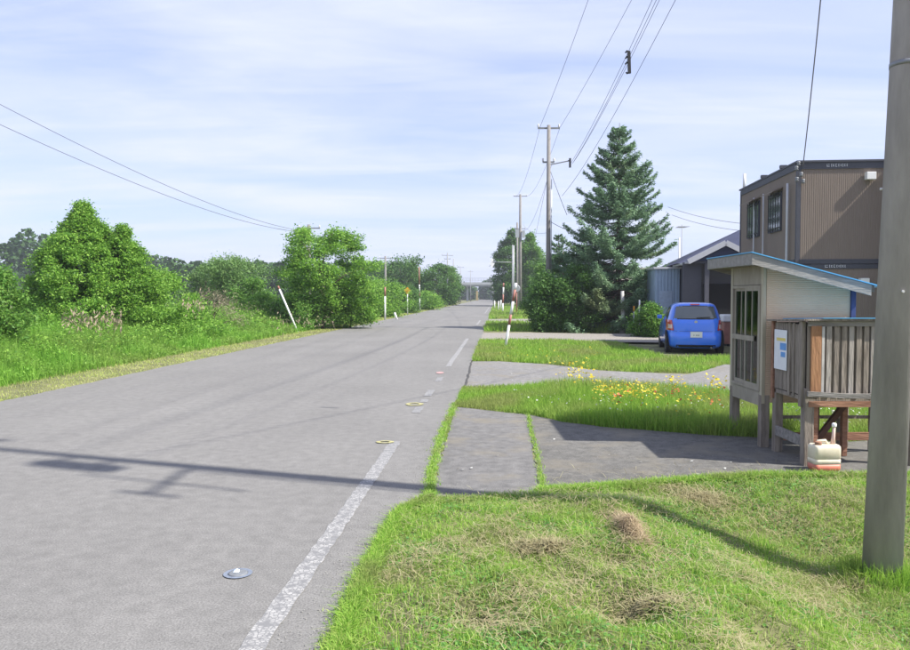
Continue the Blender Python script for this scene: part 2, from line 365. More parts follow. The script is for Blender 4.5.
LG = lambda k, *cs: [tuple(x*k for x in c) for c in cs]
M['grass'] = leafmat('mown_grass', [(0.085, 0.18, 0.02), (0.14, 0.25, 0.035), (0.19, 0.30, 0.05), (0.28, 0.32, 0.10)], 0.45, patch=(0.30, 0.31, 0.13), pscale=1.6, pr=(0.50, 0.72))
M['grasstall'] = leafmat('tall_grass', [(0.085, 0.17, 0.02), (0.13, 0.23, 0.03), (0.20, 0.29, 0.05)], 0.45, patch=(0.30, 0.33, 0.11), pscale=0.7)
M['grasspale'] = leafmat('pale_mown_grass', [(0.20, 0.24, 0.06), (0.28, 0.30, 0.10), (0.16, 0.24, 0.04)], 0.4, patch=(0.38, 0.37, 0.18), pscale=0.5)
M['straw'] = leafmat('straw', [(0.20, 0.16, 0.09), (0.28, 0.25, 0.13), (0.32, 0.30, 0.17)], 0.2, gain=1.3)
M['strawred'] = leafmat('brown_straw', [(0.22, 0.16, 0.10), (0.32, 0.25, 0.16), (0.42, 0.35, 0.22)], 0.3, gain=1.3)
M['clover'] = leafmat('small_weeds', [(0.045, 0.12, 0.025), (0.08, 0.17, 0.035)], 0.3)
M['weeds'] = leafmat('tall_weeds', [(0.065, 0.16, 0.018), (0.11, 0.23, 0.028), (0.17, 0.30, 0.05)], 0.5, patch=(0.24, 0.34, 0.08), pscale=0.35)
M['plume'] = leafmat('plumes', [(0.26, 0.21, 0.14), (0.34, 0.28, 0.20)], 0.3, gain=1.1)
M['leafbright'] = leafmat('bright_leaves', [(0.035, 0.09, 0.014), (0.085, 0.18, 0.024), (0.115, 0.22, 0.03), (0.175, 0.28, 0.05)], 0.45, gain=1.9)
M['leafmid'] = leafmat('mid_green_leaves', [(0.045, 0.115, 0.018), (0.075, 0.16, 0.028), (0.12, 0.20, 0.04)], 0.45)
M['leafgrey'] = leafmat('grey_green_leaves', [(0.05, 0.11, 0.028), (0.09, 0.155, 0.045), (0.12, 0.19, 0.065)], 0.4)
M['leafdark'] = leafmat('dark_leaves', [(0.026, 0.07, 0.014), (0.045, 0.10, 0.02), (0.07, 0.14, 0.03)], 0.3)
M['spruce'] = leafmat('spruce_needles', [(0.055, 0.105, 0.055), (0.09, 0.155, 0.085), (0.15, 0.225, 0.125)], 0.3, patch=(0.20, 0.22, 0.09), pscale=0.45, pr=(0.55, 0.7))
M['yew'] = leafmat('dark_needles', [(0.022, 0.06, 0.02), (0.04, 0.09, 0.03), (0.065, 0.13, 0.04)], 0.25)
M['farleaf'] = leafmat('far_leaves', [(0.025, 0.065, 0.018), (0.04, 0.09, 0.022), (0.06, 0.12, 0.03)], 0.25, gain=1.3)
M['twig'] = leafmat('dead_twigs', [(0.10, 0.085, 0.055), (0.15, 0.13, 0.09)], 0.1)
M['fyellow'] = leafmat('yellow_petals', [(0.60, 0.46, 0.03), (0.66, 0.56, 0.07)], 0.3, gain=1)
M['forange'] = leafmat('orange_petals', [(0.50, 0.18, 0.04), (0.42, 0.10, 0.05)], 0.3, gain=1)
M['fwhite'] = leafmat('white_petals', [(0.52, 0.54, 0.48), (0.62, 0.62, 0.58)], 0.3, gain=1)

# ------------------------------------------------------------------ layout of the ground
MR = (497-455)/F                                     # sideways drift of the road per metre of depth
Lx, Ly = G(17, 398); Rx, Ry = G(322, 548)
def xl(y): return Lx+MR*(y-Ly)                       # left asphalt edge
def xr(y): return Rx+MR*(y-Ry)                       # centre of the white edge line
re_px = [(338, 650), (346, 628), (357, 598), (370, 568), (386, 536), (401, 512), (431, 497), (443, 445), (455, 405), (466, 380)]
re = [(-1.0, -20.0)] + [(-0.62, 1.0)] + [G(*p) for p in re_px]
def xe(y):
    ys = [p[1] for p in re]; xs = [p[0] for p in re]
    y = np.asarray(y, float)
    return np.where(y > ys[-1], xr(y)+0.5, np.interp(y, ys, xs))
apron = [G(430, 499), G(470, 497), G(540, 492), G(590, 489), G(640, 485), G(700, 480), G(760, 476), G(830, 476), (4.6, 6.75), (6.4, 6.9), (6.4, 8.3), (5.2, 8.5),
         G(840, 441), G(760, 437), G(700, 434), G(640, 429), G(600, 426), G(562, 421), G(530, 414), G(500, 411), G(475, 408), G(455, 406)]
drive2 = [G(462, 388), G(500, 387), G(560, 387), G(610, 389), G(661, 391), G(725, 398), G(800, 398), (13, 12.4), (13, 16.5), G(770, 366),
          G(725, 364), G(690, 374), G(661, 373), G(600, 370), G(549, 364), G(500, 361), G(466, 361)]
drive3 = [G(468, 341.5), G(540, 341.5), G(640, 342), (8.5, 26), (16, 25), (16, 38), (9, 36), G(655, 333.6), G(600, 333.6), G(530, 332.5), G(472, 332.8)]
drive4 = [G(478, 323.0), G(530, 323), G(545, 323), G(545, 318.8), G(520, 318.8), G(483, 319)]
sheets = [apron, drive2, drive3, drive4]
def sst(a, b, x): t = np.clip((x-a)/(b-a), 0, 1); return t*t*(3-2*t)
holes = [(*G(775, 632), 0.19, 0.16), (*G(480, 612), 0.16, 0.07), (*G(612, 562), 0.13, 0.09), (*G(625, 612), 0.16, 0.11), (*G(560, 575), 0.2, 0.06)]
def bumps(x, y):
    return 0.5*(np.sin(3.1*x+1.3*np.sin(2.3*y))*np.sin(2.7*y+0.7+1.1*np.sin(1.9*x)) + 0.5*np.sin(7.3*x+2*np.sin(3.7*y))*np.sin(6.1*y+1.7))
def gz(x, y):
    x = np.asarray(x, float); y = np.asarray(y, float)
    off = x-xe(y)                                    # metres right of the asphalt edge
    yb = np.interp(x, [0.0, 1.5, 3.0], [5.85, 6.1, 6.6]); near = sst(0.0, 0.5, off)*(1-sst(yb-0.35, yb, y))
    z = -0.016 + near*(0.035+0.04*bumps(x, y)+0.018*bumps(x*3.1+1, y*3.1))
    z = z - 0.40*sst(1.1, 2.75, x)*(1-sst(5.3, 6.6, y))
    for hx, hy, hr, hd in holes:
        z = z - hd*np.exp(-((x-hx)**2+((y-hy)/1.3)**2)/hr**2)
    far = sst(0.2, 1.2, off)*sst(9.5, 11, y)
    z = z + far*(0.02*bumps(x*0.6, y*0.6)) - 0.06*sst(3, 6, x)*sst(14, 18, y)
    lo = xl(y)-x                                     # metres left of the left edge
    z = z + sst(0.1, 0.8, lo)*0.02 - 0.25*sst(1.2, 3.5, lo) + 0.35*sst(6, 14, lo) + 0.03*sst(1.5, 3, lo)*bumps(x, y)
    return z
def grid_axis(parts):
    a = []
    for s, e, st in parts: a += list(np.arange(s, e, st))
    return np.array(a+[parts[-1][1]])
gx = grid_axis([(-700, -200, 100), (-200, -40, 20), (-40, -9, 1.0), (-9, -1.2, 0.4), (-1.2, 5, 0.09), (5, 14, 0.5), (14, 40, 2), (40, 200, 20), (200, 700, 100)])
gy = grid_axis([(-300, -20, 40), (-20, 2, 1.0), (2, 7.2, 0.09), (7.2, 14, 0.3), (14, 60, 1.0), (60, 200, 10), (200, 800, 100)])
XX, YY = np.meshgrid(gx, gy); ZZ = gz(XX.ravel(), YY.ravel())
co = np.stack([XX.ravel(), YY.ravel(), ZZ], 1); nx, ny = len(gx), len(gy)
ii = (np.arange(ny-1)[:, None]*nx+np.arange(nx-1)[None, :]).ravel()[:, None]
tag(np_mesh('ground', co, [np.concatenate([ii, ii+1, ii+nx+1, ii+nx], 1)], M['ground'], smooth=True), kind='structure')

def sheet(name, poly, z, m, jag=0.03, step=0.12):
    pts = []
    for i, a in enumerate(poly):
        b = poly[(i+1) % len(poly)]; L = math.dist(a, b); n = max(1, min(60, int(L/step)))
        for k in range(n):
            t = k/n; pts.append(Vector((a[0]+(b[0]-a[0])*t+random.uniform(-jag, jag), a[1]+(b[1]-a[1])*t+random.uniform(-jag, jag), z)))
    tris = tessellate_polygon([pts])
    s = MB(); s.add(pts, [tuple(t) for t in tris])
    o = s.build(name, m)
    for pz in o.data.polygons:
        if pz.normal.z < 0: pz.flip()
    return tag(o, kind='structure')
# the road: one strip
ys = np.concatenate([np.arange(-20, 2, 1.0), np.arange(2, 14, 0.06), np.arange(14, 60, 0.3), np.arange(60, 420, 6)])
rv = []; rf = []
for i, y in enumerate(ys):
    jl = random.uniform(-0.03, 0.03); jr = 0.02*math.sin(7*y)+0.012*math.sin(23*y)+random.uniform(-0.006, 0.006) if y < 20 else random.uniform(-.04, .04)
    rv += [(xl(y)+jl, y, 0.0), (float(xe(y))+jr, y, 0.0)]
    if i: rf.append((2*i-2, 2*i-1, 2*i+1, 2*i))
tag(MB().add(rv, rf).build('road', M['road']), kind='structure')
ia = 2; apl = apron[:2]+[apron[2]]+[G(528, 414)]+apron[-3:]; apr = apron[2:-4]+[G(530, 414)]
sheet('asphalt_apron', apr, -0.006, M['apron'], 0.02)
sheet('worn_asphalt_apron', apl, -0.010, M['apronleft'], 0.02)
sheet('driveway', drive2, -0.008, M['drive'], 0.05, 0.3)
sheet('gravel_yard', [(p[0], p[1]) for p in drive3], -0.004-0.0, M['gravel'], 0.06, 0.5)
sheet('side_lane', drive4, -0.007, M['gravel'], 0.1, 0.6)
# white edge line, in worn dashes and lengths
def line_seg(y0, y1, hw=0.06):
    v = []; f = []; n = max(2, int((y1-y0)/0.08) if y1 < 16 else int((y1-y0)/0.6))
    for i in range(n+1):
        y = y0+(y1-y0)*i/n; j = random.uniform(-.008, .008)
        v += [(xr(y)-hw+j, y, 0.004), (xr(y)+hw+j, y, 0.004)]
        if i: f.append((2*i-2, 2*i-1, 2*i+1, 2*i))
    return v, f
s = MB()
for y0, y1 in ((1.0, 8.3), (10.35, 10.9), (11.4, 11.7), (12.1, 12.9), (14.2, 14.9), (17.2, 28.5), (42, 50), (70, 240)):
    s.add(*line_seg(y0, y1))
tag(s.build('road_edge_line', M['line']), kind='structure')
v_ = []; f_ = []
for i in range(13):
    t_ = i/12; a_ = G(465.5, 388); b_ = G(471.5, 361.5); x_ = a_[0]+(b_[0]-a_[0])*t_+random.uniform(-.02, .02); y_ = a_[1]+(b_[1]-a_[1])*t_
    v_ += [(x_-.02, y_, .004), (x_+.02, y_, .004)]
    if i: f_.append((2*i-2, 2*i-1, 2*i+1, 2*i))
tag(MB().add(v_, f_).build('asphalt_joint', mat('joint_tar', (0.06, 0.058, 0.055), 0.9)), kind='structure')
# loose grit along the shoulder and on the apron
n_ = 2600; yg = rng.uniform(2.8, 9.0, n_); xg = np.where(rng.uniform(0, 1, n_) < 0.8, xe(yg)-np.abs(rng.normal(0, 0.13, n_))-0.01, rng.uniform(-0.2, 3.8, n_))
kg = (xg < xe(yg)) | inpoly(xg, yg, apron); Pg = np.stack([xg[kg], yg[kg], np.full(kg.sum(), 0.005)], 1)
gs = rng.uniform(0.0015, 0.0045, len(Pg))[:, None, None]; oc = np.array([[1, 0, 0], [0, 1, 0], [-1, 0, 0], [0, -1, 0], [0, 0, .7], [0, 0, -.7]], float)
Vg = (Pg[:, None, :]+oc[None]*gs*rng.uniform(0.7, 1.3, (len(Pg), 6, 1))).reshape(-1, 3); ig = np.arange(len(Pg))[:, None]*6
Fg = np.concatenate([ig+np.array(f) for f in ((0, 1, 4), (1, 2, 4), (2, 3, 4), (3, 0, 4), (1, 0, 5), (2, 1, 5), (3, 2, 5), (0, 3, 5))])
tag(np_mesh('grit', Vg, [Fg], mat('grit_stone', (0.24, 0.23, 0.21), 0.9, 0.3, 60, col2=(0.34, 0.33, 0.30))), 'loose grit along the road shoulder', 'grit', kind='stuff')
# paint spots on the asphalt
def ring(u, v, rx, ry, m, name, label, cat, inner=0.0, z=0.009, group=None):
    x, y = G(u, v); vs = []; fs = []; n = 28
    for k in range(n):
        t = 2*math.pi*k/n; j = 1+random.uniform(-.08, .08)
        vs.append((x+rx*math.cos(t)*j, y+ry*math.sin(t)*j, z)); vs.append((x+rx*inner*math.cos(t), y+ry*inner*math.sin(t), z))
        fs.append((2*k, (2*k+2) % (2*n), (2*k+3) % (2*n), 2*k+1) if inner else (2*k, (2*k+2) % (2*n), 2*k+1))
    return MB().add(vs, fs).build(name, m)
for (u, v, rx, ry, m, nm, inn) in ((385, 442.5, 0.10, 0.075, M['yelpaint'], 'yellow_survey_mark', 0.5), (414.5, 404.5, 0.13, 0.16, M['yelpaint'], 'yellow_survey_mark', 0.55), (440, 373, 0.08, 0.22, M['redpaint'], 'pink_survey_mark', 0)):
    o = ring(u, v, rx, ry, m, nm, '', '', inn); tag(o, kind='structure')
# valve cover with blue ring and a scrap of pale foil on it
vx, vy = G(238, 574)
t = empty('valve_cover', (vx, vy, 0), label='small round iron valve cover ringed with faded blue paint in the road', cat='valve cover')
MB().lathe([(0.055, 0.001), (0.055, 0.008), (0.045, 0.010)], 20).build('lid', M['iron'], t)
v_ = []; f_ = []
for k in range(32):
    a = 2*math.pi*k/32; v_ += [(0.082*math.cos(a), 0.082*math.sin(a), 0.006), (0.057*math.cos(a), 0.057*math.sin(a), 0.006)]; f_.append((2*k, (2*k+2) % 64, (2*k+3) % 64, 2*k+1))
MB().add(v_, f_).build('painted_ring', M['bluepaint'], t)
v_ = [(-0.03, -0.015, 0.0), (0.0, -0.03, 0.004), (0.028, -0.012, 0.001), (0.026, 0.02, 0.014), (0.0, 0.012, 0.03), (-0.028, 0.018, 0.012)]
o = MB().add(v_, [(0, 1, 4), (1, 2, 4), (2, 3, 4), (3, 5, 4), (5, 0, 4)]).build('paper_scrap', mat('foil', (0.62, 0.72, 0.80), 0.3, 0.1))
o.location = (vx-0.01, vy+0.005, 0.011); o.scale = (0.6, 0.6, 0.6); tag(o, 'crumpled pale blue-white scrap lying on the valve cover', 'litter')

# ------------------------------------------------------------------ grass and weeds
def on_sheet(x, y, grow=0.0):
    m = (x < xe(y)) & (x > xl(y))
    for pz in sheets: m |= inpoly(x, y, pz)
    return m
def scatter(n, x0, x1, y0, y1, test=None, power=0.0):
    x = rng.uniform(x0, x1, n)
    if power: t = rng.uniform(0, 1, n); y = y0*(y1/y0)**t
    else: y = rng.uniform(y0, y1, n)
    k = ~on_sheet(x, y)
    if test is not None: k &= test(x, y)
    x = x[k]; y = y[k]; return np.stack([x, y, gz(x, y)], 1)
def patch(x, y, s=1.0): return bumps(x*s+3.3, y*s-1.7)
# near verge
P = scatter(330000, -1.2, 5.6, 2.6, 7.3)
keep = (P[:, 0] < P[:, 1]*0.68+0.2) & (P[:, 0] > -P[:, 1]*0.3-0.1)
# bare patches
bare = np.exp(-((P[:, 0]-holes[1][0])**2+(P[:, 1]-holes[1][1])**2)/0.05)+np.exp(-((P[:, 0]-holes[0][0])**2+(P[:, 1]-holes[0][1])**2)/0.03)
edge = np.clip((P[:, 0]-xe(P[:, 1])+0.02)/0.10, 0.5, 1)
keep &= rng.uniform(0, 1, len(P)) < (1-0.85*np.clip(bare, 0, 1))*edge
tuft = np.clip(bumps(P[:, 0]*4.1, P[:, 1]*4.1)*1.4+0.25, 0, 1); keep &= rng.uniform(0, 1, len(P)) < 0.45+0.55*tuft
P = P[keep]; tuft = tuft[keep]; hh = 0.026+0.035*tuft*rng.uniform(0, 1, len(P))+0.03*rng.uniform(0, 1, len(P))**2+0.022*np.clip(patch(P[:, 0], P[:, 1], 1.3)+0.2, 0, 1)
pole_xy = np.array([2.92, 5.15]); nearp = np.exp(-((P[:, 0]-2.92)**2+(P[:, 1]-5.15)**2)/0.09); hh = hh+0.11*nearp*rng.uniform(0, 1, len(P))
tag(blades('verge_grass', P, hh, 0.0042, 0.9, M['grass']), 'short mown grass of the near verge, mixed green and yellow', 'grass', kind='stuff')
P = scatter(90000, -0.6, 5.4, 2.6, 7.1); k = rng.uniform(0, 1, len(P)) < np.clip(patch(P[:, 0], P[:, 1], 0.9)*1.3+0.35, 0.03, 1); P = P[k]; P[:, 2] += rng.uniform(0.01, 0.03, len(P))
tag(leaves('verge_clover', P, 0.022, M['clover'], up=2.0, aspect=0.75), 'clover and small leafy weeds in the near verge', 'weeds', kind='stuff')
# hay
def straws(name, P, L, wd, m, rise=0.25, **kw):
    n = len(P); a = rng.uniform(0, 2*np.pi, n); d = np.stack([np.cos(a), np.sin(a), rng.normal(size=n)*rise], 1); d = unit(d)
    L = (np.ones(n)*L*rng.uniform(0.4, 1.3, n))[:, None]; s = np.stack([-np.sin(a), np.cos(a), np.zeros(n)], 1)*wd/2
    A = P-d*L/2; B = P+d*L/2; mid = P+np.array([0, 0, 1.0])*L*0.06
    V = np.stack([A-s, A+s, mid+s, mid-s, B+s*0.5, B-s*0.5], 1).reshape(-1, 3); i = np.arange(n)[:, None]*6
    return np_mesh(name, V, [np.concatenate([i, i+1, i+2, i+3], 1), np.concatenate([i+3, i+2, i+4, i+5], 1)], m)
P = scatter(55000, -0.4, 5.2, 2.6, 7.0); k = rng.uniform(0, 1, len(P)) < np.clip(patch(P[:, 1], P[:, 0], 1.1)*1.6+0.4, 0.12, 1); P = P[k]; P[:, 2] += rng.uniform(0.02, 0.06, len(P))
tag(straws('dry_clippings', P, 0.085, 0.003, M['straw']), 'dry straw coloured clippings lying on the mown verge', 'dry grass', kind='stuff')
def clump(u, v, rx, ry, n, h, L=0.13, m=None, dz=0.0):
    x0, y0 = G(u, v, -0.0); a = rng.uniform(0, 2*np.pi, n); n2 = int(n*0.45); r = np.concatenate([np.abs(rng.normal(0, 0.5, n-n2)), np.abs(rng.normal(0, 1.5, n2))])
    x = x0+rx*r*np.cos(a); y = y0+ry*r*np.sin(a); z = gz(x, y)+0.02+h*np.exp(-1.5*r*r)*rng.uniform(0.1, 1, n)
    return straws('hay_clump', np.stack([x, y, z], 1), L, 0.0032, m or M['strawred'], 0.35)
pts = []
for (u, v) in [(729, 463), (742, 466), (736, 470), (751, 464), (747, 477), (463, 471), (470, 468), (725, 467), (700, 474), (660, 470), (690, 462), (775, 469), (640, 462), (580, 470), (610, 455), (556, 440), (500, 455), (820, 473), (790, 475)]:
    x, y = G(u+random.uniform(-3, 3), v+random.uniform(-1.5, 1.5)); pts.append((x, y, 0.004))
tag(leaves('fallen_petals', np.array(pts), 0.035, M['fwhite'], up=4, aspect=0.7), 'few white scraps and petals lying on the dark asphalt apron', 'litter', kind='stuff')
for (u, v, rx, ry, n, h, mm, lb) in ((630, 538, 0.10, 0.40, 1700, 0.09, 'strawred', 'long reddish brown hay clump lying in the middle of the mown verge'),
                                  (650, 608, 0.30, 0.18, 900, 0.03, 'straw', 'flat pale hay clump low in the verge below the long reddish one'),
                                  (545, 553, 0.26, 0.14, 1100, 0.04, 'straw', 'pale straw clump left of the long reddish hay clump'),
                                  (700, 492, 0.5, 0.35, 2200, 0.03, 'straw', 'wide pale straw scatter beside the dark asphalt apron edge'),
                                  (860, 535, 0.25, 0.25, 500, 0.04, 'straw', 'thin pale straw clump just left of the concrete pole foot')):
    tag(clump(u, v, rx, ry, n, h, m=M[mm]), lb, 'hay clump', 'hay clumps on the mown verge', kind='stuff')
# weeds in the cracks of the asphalt
def crack(pts, n, spread, name, lb, h=0.04):
    out_ = []
    for _ in range(n):
        i = random.randrange(len(pts)-1); t = random.random(); a, b = pts[i], pts[i+1]
        out_.append((a[0]+(b[0]-a[0])*t+random.gauss(0, spread*(0.4+0.6*abs(math.sin(9*t+i*2)))), a[1]+(b[1]-a[1])*t+random.gauss(0, spread), 0))
    o = blades(name, np.array(out_), rng.uniform(h*0.3, h, n), 0.006, 1.2, M['grass']); return tag(o, lb, 'weeds', kind='stuff')
crack([G(429, 498), G(432, 470), G(440, 440), G(448, 420), G(456, 403)], 5200, 0.035, 'crack_weeds', 'line of weeds along the joint between road and dark apron')
crack([G(543, 492), G(541, 476), G(537, 452), G(531, 430), G(528, 414)], 1500, 0.022, 'crack_weeds', 'thin line of weeds across the dark asphalt apron', 0.035)
crack([G(428, 505), G(440, 500), G(540, 494), G(560, 491)], 2500, 0.05, 'crack_weeds', 'low weeds creeping over the near edge of the asphalt apron', 0.045)
ye = np.linspace(2.6, 6.0, 40)
crack([(float(xe(y_))+0.005, y_) for y_ in ye], 16000, 0.028, 'edge_grass', 'ragged grass creeping over the asphalt edge of the near verge', 0.07)
crack([(float(xe(y_))-0.05, y_) for y_ in np.linspace(2.6, 4.6, 20)], 1500, 0.03, 'edge_grass', 'sparse weeds on the asphalt shoulder by the near verge', 0.03)
Pp = []
for _ in range(1500):
    a = random.uniform(0, 6.3); r = 0.135+abs(random.gauss(0, .07)); x, y = 2.92+r*math.cos(a), 5.15+r*math.sin(a); Pp.append((x, y, float(gz(np.array([x]), np.array([y]))[0])))
Pp = np.array(Pp); tag(blades('pole_foot_grass', Pp, rng.uniform(.05, .2, len(Pp)), 0.006, 0.6, M['grasstall']), 'longer uncut grass tuft round the foot of the concrete pole', 'grass', kind='stuff')
crack(apron[2:9], 12000, 0.035, 'edge_grass', 'ragged grass along the near border of the dark apron', 0.07)
# flowery strip
def strip(name, n, poly_test, x0, x1, y0, y1, h, wd, lean, m, lb, cat='grass', hp=None, power=0):
    P = scatter(n, x0, x1, y0, y1, poly_test, power)
    hh = rng.uniform(h[0], h[1], len(P)); 
    if hp is not None: hh = hh*hp(P[:, 0], P[:, 1])
    wv = wd*np.maximum(1, P[:, 1]/12)
    return tag(blades(name, P, hh, wv, lean, m), lb, cat, kind='stuff'), P
strip('flower_strip_grass', 230000, lambda x, y: (x > xe(y)-0.05) & (x < 0.75*y), -0.3, 9.5, 8.2, 14.2, (0.07, 0.24), 0.008, 0.5, M['grasstall'],
      'taller grass strip between the two asphalt drives', hp=lambda x, y: 0.45+0.75*sst(0.4, 2.2, x-xe(y)+0.3*bumps(x, y)))
P = scatter(2600, 1.0, 8.5, 8.9, 12.6); d2 = bumps(P[:, 0]*0.8, P[:, 1]*0.8)
def flowers(n, u0, u1, v0, v1, zr, size, m, name, lb):
    pts = []
    while len(pts) < n:
        x, y = G(random.uniform(u0, u1), random.gauss((v0+v1)/2, (v1-v0)/3)); 
        if not on_sheet(np.array([x]), np.array([y]))[0]: pts.append((x, y, random.uniform(*zr)))
    return tag(leaves(name, np.array(pts), size, m, up=1.2, aspect=1.0), lb, 'flowers', kind='stuff')
flowers(360, 592, 660, 403, 415, (0.2, 0.36), 0.032, M['fyellow'], 'yellow_flowers', 'bright yellow flowers growing in the grass strip')
flowers(50, 660, 730, 405, 425, (0.16, 0.30), 0.04, M['fyellow'], 'yellow_flowers', 'scattered yellow flowers near the cream shed post')
flowers(90, 610, 725, 404, 424, (0.2, 0.34), 0.036, M['forange'], 'orange_flowers', 'orange and red flowers in the grass strip')
flowers(130, 500, 760, 400, 430, (0.15, 0.28), 0.026, M['fwhite'], 'white_flowers', 'small white clover flowers in the grass strip')
flowers(200, 780, 905, 404, 445, (0.15, 0.30), 0.028, M['fwhite'], 'white_flowers', 'small white flowers behind the wooden slatted box')
# tall yellow flower stalks
for (u, v, hgt, lb) in ((572, 405, 0.62, 'leftmost'), (583, 404, 0.55, 'second from left'), (675, 404, 0.42, 'third from left'), (717, 402, 0.40, 'rightmost')):
    x, y = G(u, v); r_ = empty('yellow_flower_plant', (x, y, 0), label=f'tall yellow flowering plant above the grass strip, {lb} of four', cat='flower', group='tall yellow flowering plants in the strip')
    n = 26; Pb = np.stack([rng.normal(0, .07, n), rng.normal(0, .07, n), np.zeros(n)], 1)
    blades('stems', Pb, hgt*rng.uniform(.7, 1, n), 0.009, 0.25, M['grasstall'], r_)
    n = 44; Pf = np.stack([rng.normal(0, .10, n), rng.normal(0, .10, n), hgt*rng.uniform(.6, 1.02, n)], 1)
    leaves('blossoms', Pf, 0.042, M['fyellow'], r_, up=1, aspect=1)
strip('far_strip_grass', 120000, lambda x, y: (x > xe(y)-0.1) & (x < 0.55*y+1) & ~((x > 5.6) & (y > 20.2)), -0.2, 12, 16, 28, (0.05, 0.20), 0.010, 0.6, M['grasstall'],
      'grass strip between the blue car and the driveway')
flowers(70, 500, 600, 350, 366, (0.05, 0.15), 0.04, M['fyellow'], 'yellow_flowers', 'sparse yellow flowers in the farther grass strip')
strip('roadside_grass', 70000, lambda x, y: (x > xe(y)-0.1), 0, 14, 34.5, 140, (0.10, 0.32), 0.014, 0.6, M['grasstall'], 'grass growing beyond the gravel yard along the far right roadside', power=1)
strip('yard_edge_grass', 40000, lambda x, y: (x > 5.4), 4, 10, 35, 38.5, (0.2, 0.5), 0.012, 0.4, M['grasstall'], 'taller bright grass under the blue spruce')
strip('field_grass', 60000, lambda x, y: x > 0.45*y, 5, 16, 7, 24, (0.08, 0.3), 0.014, 0.6, M['grasstall'], 'grass around the buildings on the right')
# left verge
strip('left_verge_grass', 260000, lambda x, y: (x < xl(y)+0.12) & (x > xl(y)-1.35), -9, 8, 9.5, 150, (0.02, 0.06), 0.008, 0.9, M['grasspale'], 'pale close mown strip along the left road edge', power=1)
def weedbank():
    n = 300000; y = 8*(120/8)**rng.uniform(0, 1, n); off = 1.1+rng.uniform(0, 1, n)**0.8*np.minimum(2.5+y*0.28, 9)
    x = xl(y)-off; k = x > -0.66*y-1.5; x = x[k]; y = y[k]; off = off[k]
    h = (0.26+0.95*sst(1.1, 4.0, off)+0.35*bumps(x*0.7, y*0.7))*rng.uniform(0.5, 1.15, len(x)); h = np.maximum(h, 0.1)
    P = np.stack([x, y, gz(x, y)], 1)
    tag(blades('tall_weeds', P, h, 0.012*np.maximum(1, y/14), 0.45, M['weeds']), 'tall rank grass and weeds on the bank left of the road', 'weeds', kind='stuff')
    k = rng.uniform(0, 1, len(x)) < 0.55; Q = P[k].copy(); Q[:, 2] += h[k]*rng.uniform(0.3, 1.0, k.sum()); 
    tag(leaves('broad_weeds', Q, 0.055*np.maximum(1, Q[:, 1]/16), M['weeds'], up=0.9, aspect=0.6), 'broad leaved weeds mixed into the bank left of the road', 'weeds', kind='stuff')
weedbank()
def mounds():
    n = 420; y = 10*(90/10)**rng.uniform(0, 1, n); off = 2.0+rng.uniform(0, 1, n)*np.minimum(3+y*0.2, 8); x = xl(y)-off; r = rng.uniform(0.25, 0.6, n)*np.minimum(1.5, 0.8+off*0.1)
    m = 95000; i = rng.integers(0, n, m); d = unit(rng.normal(size=(m, 3))); d[:, 2] = np.abs(d[:, 2]); q = rng.uniform(0.3, 1, m)**0.5
    P = np.stack([x[i], y[i], gz(x[i], y[i])+0.15+r[i]*0.4], 1)+d*(r[i]*q)[:, None]*np.array([1.1, 1.1, 1.25])
    tag(leaves('bramble_mounds', P, 0.06*np.maximum(1, P[:, 1]/18), M['leafbright'], up=0.8, aspect=0.55), 'leafy low thicket mounds rising out of the weeds on the left bank', 'undergrowth', kind='stuff')
mounds()
def plumes(u0, u1, v, d, n, lb):
    u = rng.uniform(u0, u1, n); dd = d+rng.normal(0, .6, n); Pz = np.stack([(u-455)*dd/F, dd, EYE-(v-HOR)*dd/F+rng.normal(0, .16, n)], 1)
    tag(leaves('plume_grass', Pz, 0.13, M['plume'], up=0, aspect=0.3, along=np.array([[0.2, 0, 1.0]]), jit=0.25), lb, 'plume grass', kind='stuff')
plumes(62, 122, 321, 19.5, 260, 'pinkish dry plume grass below the tall bright left tree')
plumes(182, 205, 306, 24, 70, 'dry plume grass at the foot of the thin grey green tree')
plumes(270, 335, 322, 27, 80, 'dry seed heads around the leaning marker on the left')

# ------------------------------------------------------------------ trees
def crown_pts(prof, h0, h1, rad, nclump, nleaf, cr, flat=0.7, inner=0.35):
    """clump centres inside an uneven envelope, then leaves inside every clump"""
    t = rng.uniform(0, 1, nclump); a = rng.uniform(0, 2*np.pi, nclump)
    rr = np.array([prof(x) for x in t])*rad*(1+0.18*np.sin(3*a+2.1)+0.12*np.sin(5*a+7*t))
    q = inner+(1-inner)*np.sqrt(rng.uniform(0, 1, nclump)); r = np.maximum(rr-cr*0.4, rr*0.3)*q
    C = np.stack([r*np.cos(a), r*np.sin(a), h0+(h1-h0)*t], 1)
    sz = cr*rng.uniform(0.55, 1.15, nclump)*(0.55+0.45*np.minimum(1, rr/max(rad*0.6, 1e-6)))
    i = rng.integers(0, nclump, nleaf); d = unit(rng.normal(size=(nleaf, 3))); d[:, 2] *= flat
    s = sz[i]*rng.uniform(0.15, 1, nleaf)**0.5
    return C, C[i]+d*s[:, None]+rng.normal(size=(nleaf, 3))*cr*0.17*np.minimum(rng.exponential(1.0, (nleaf, 1)), 1.6)
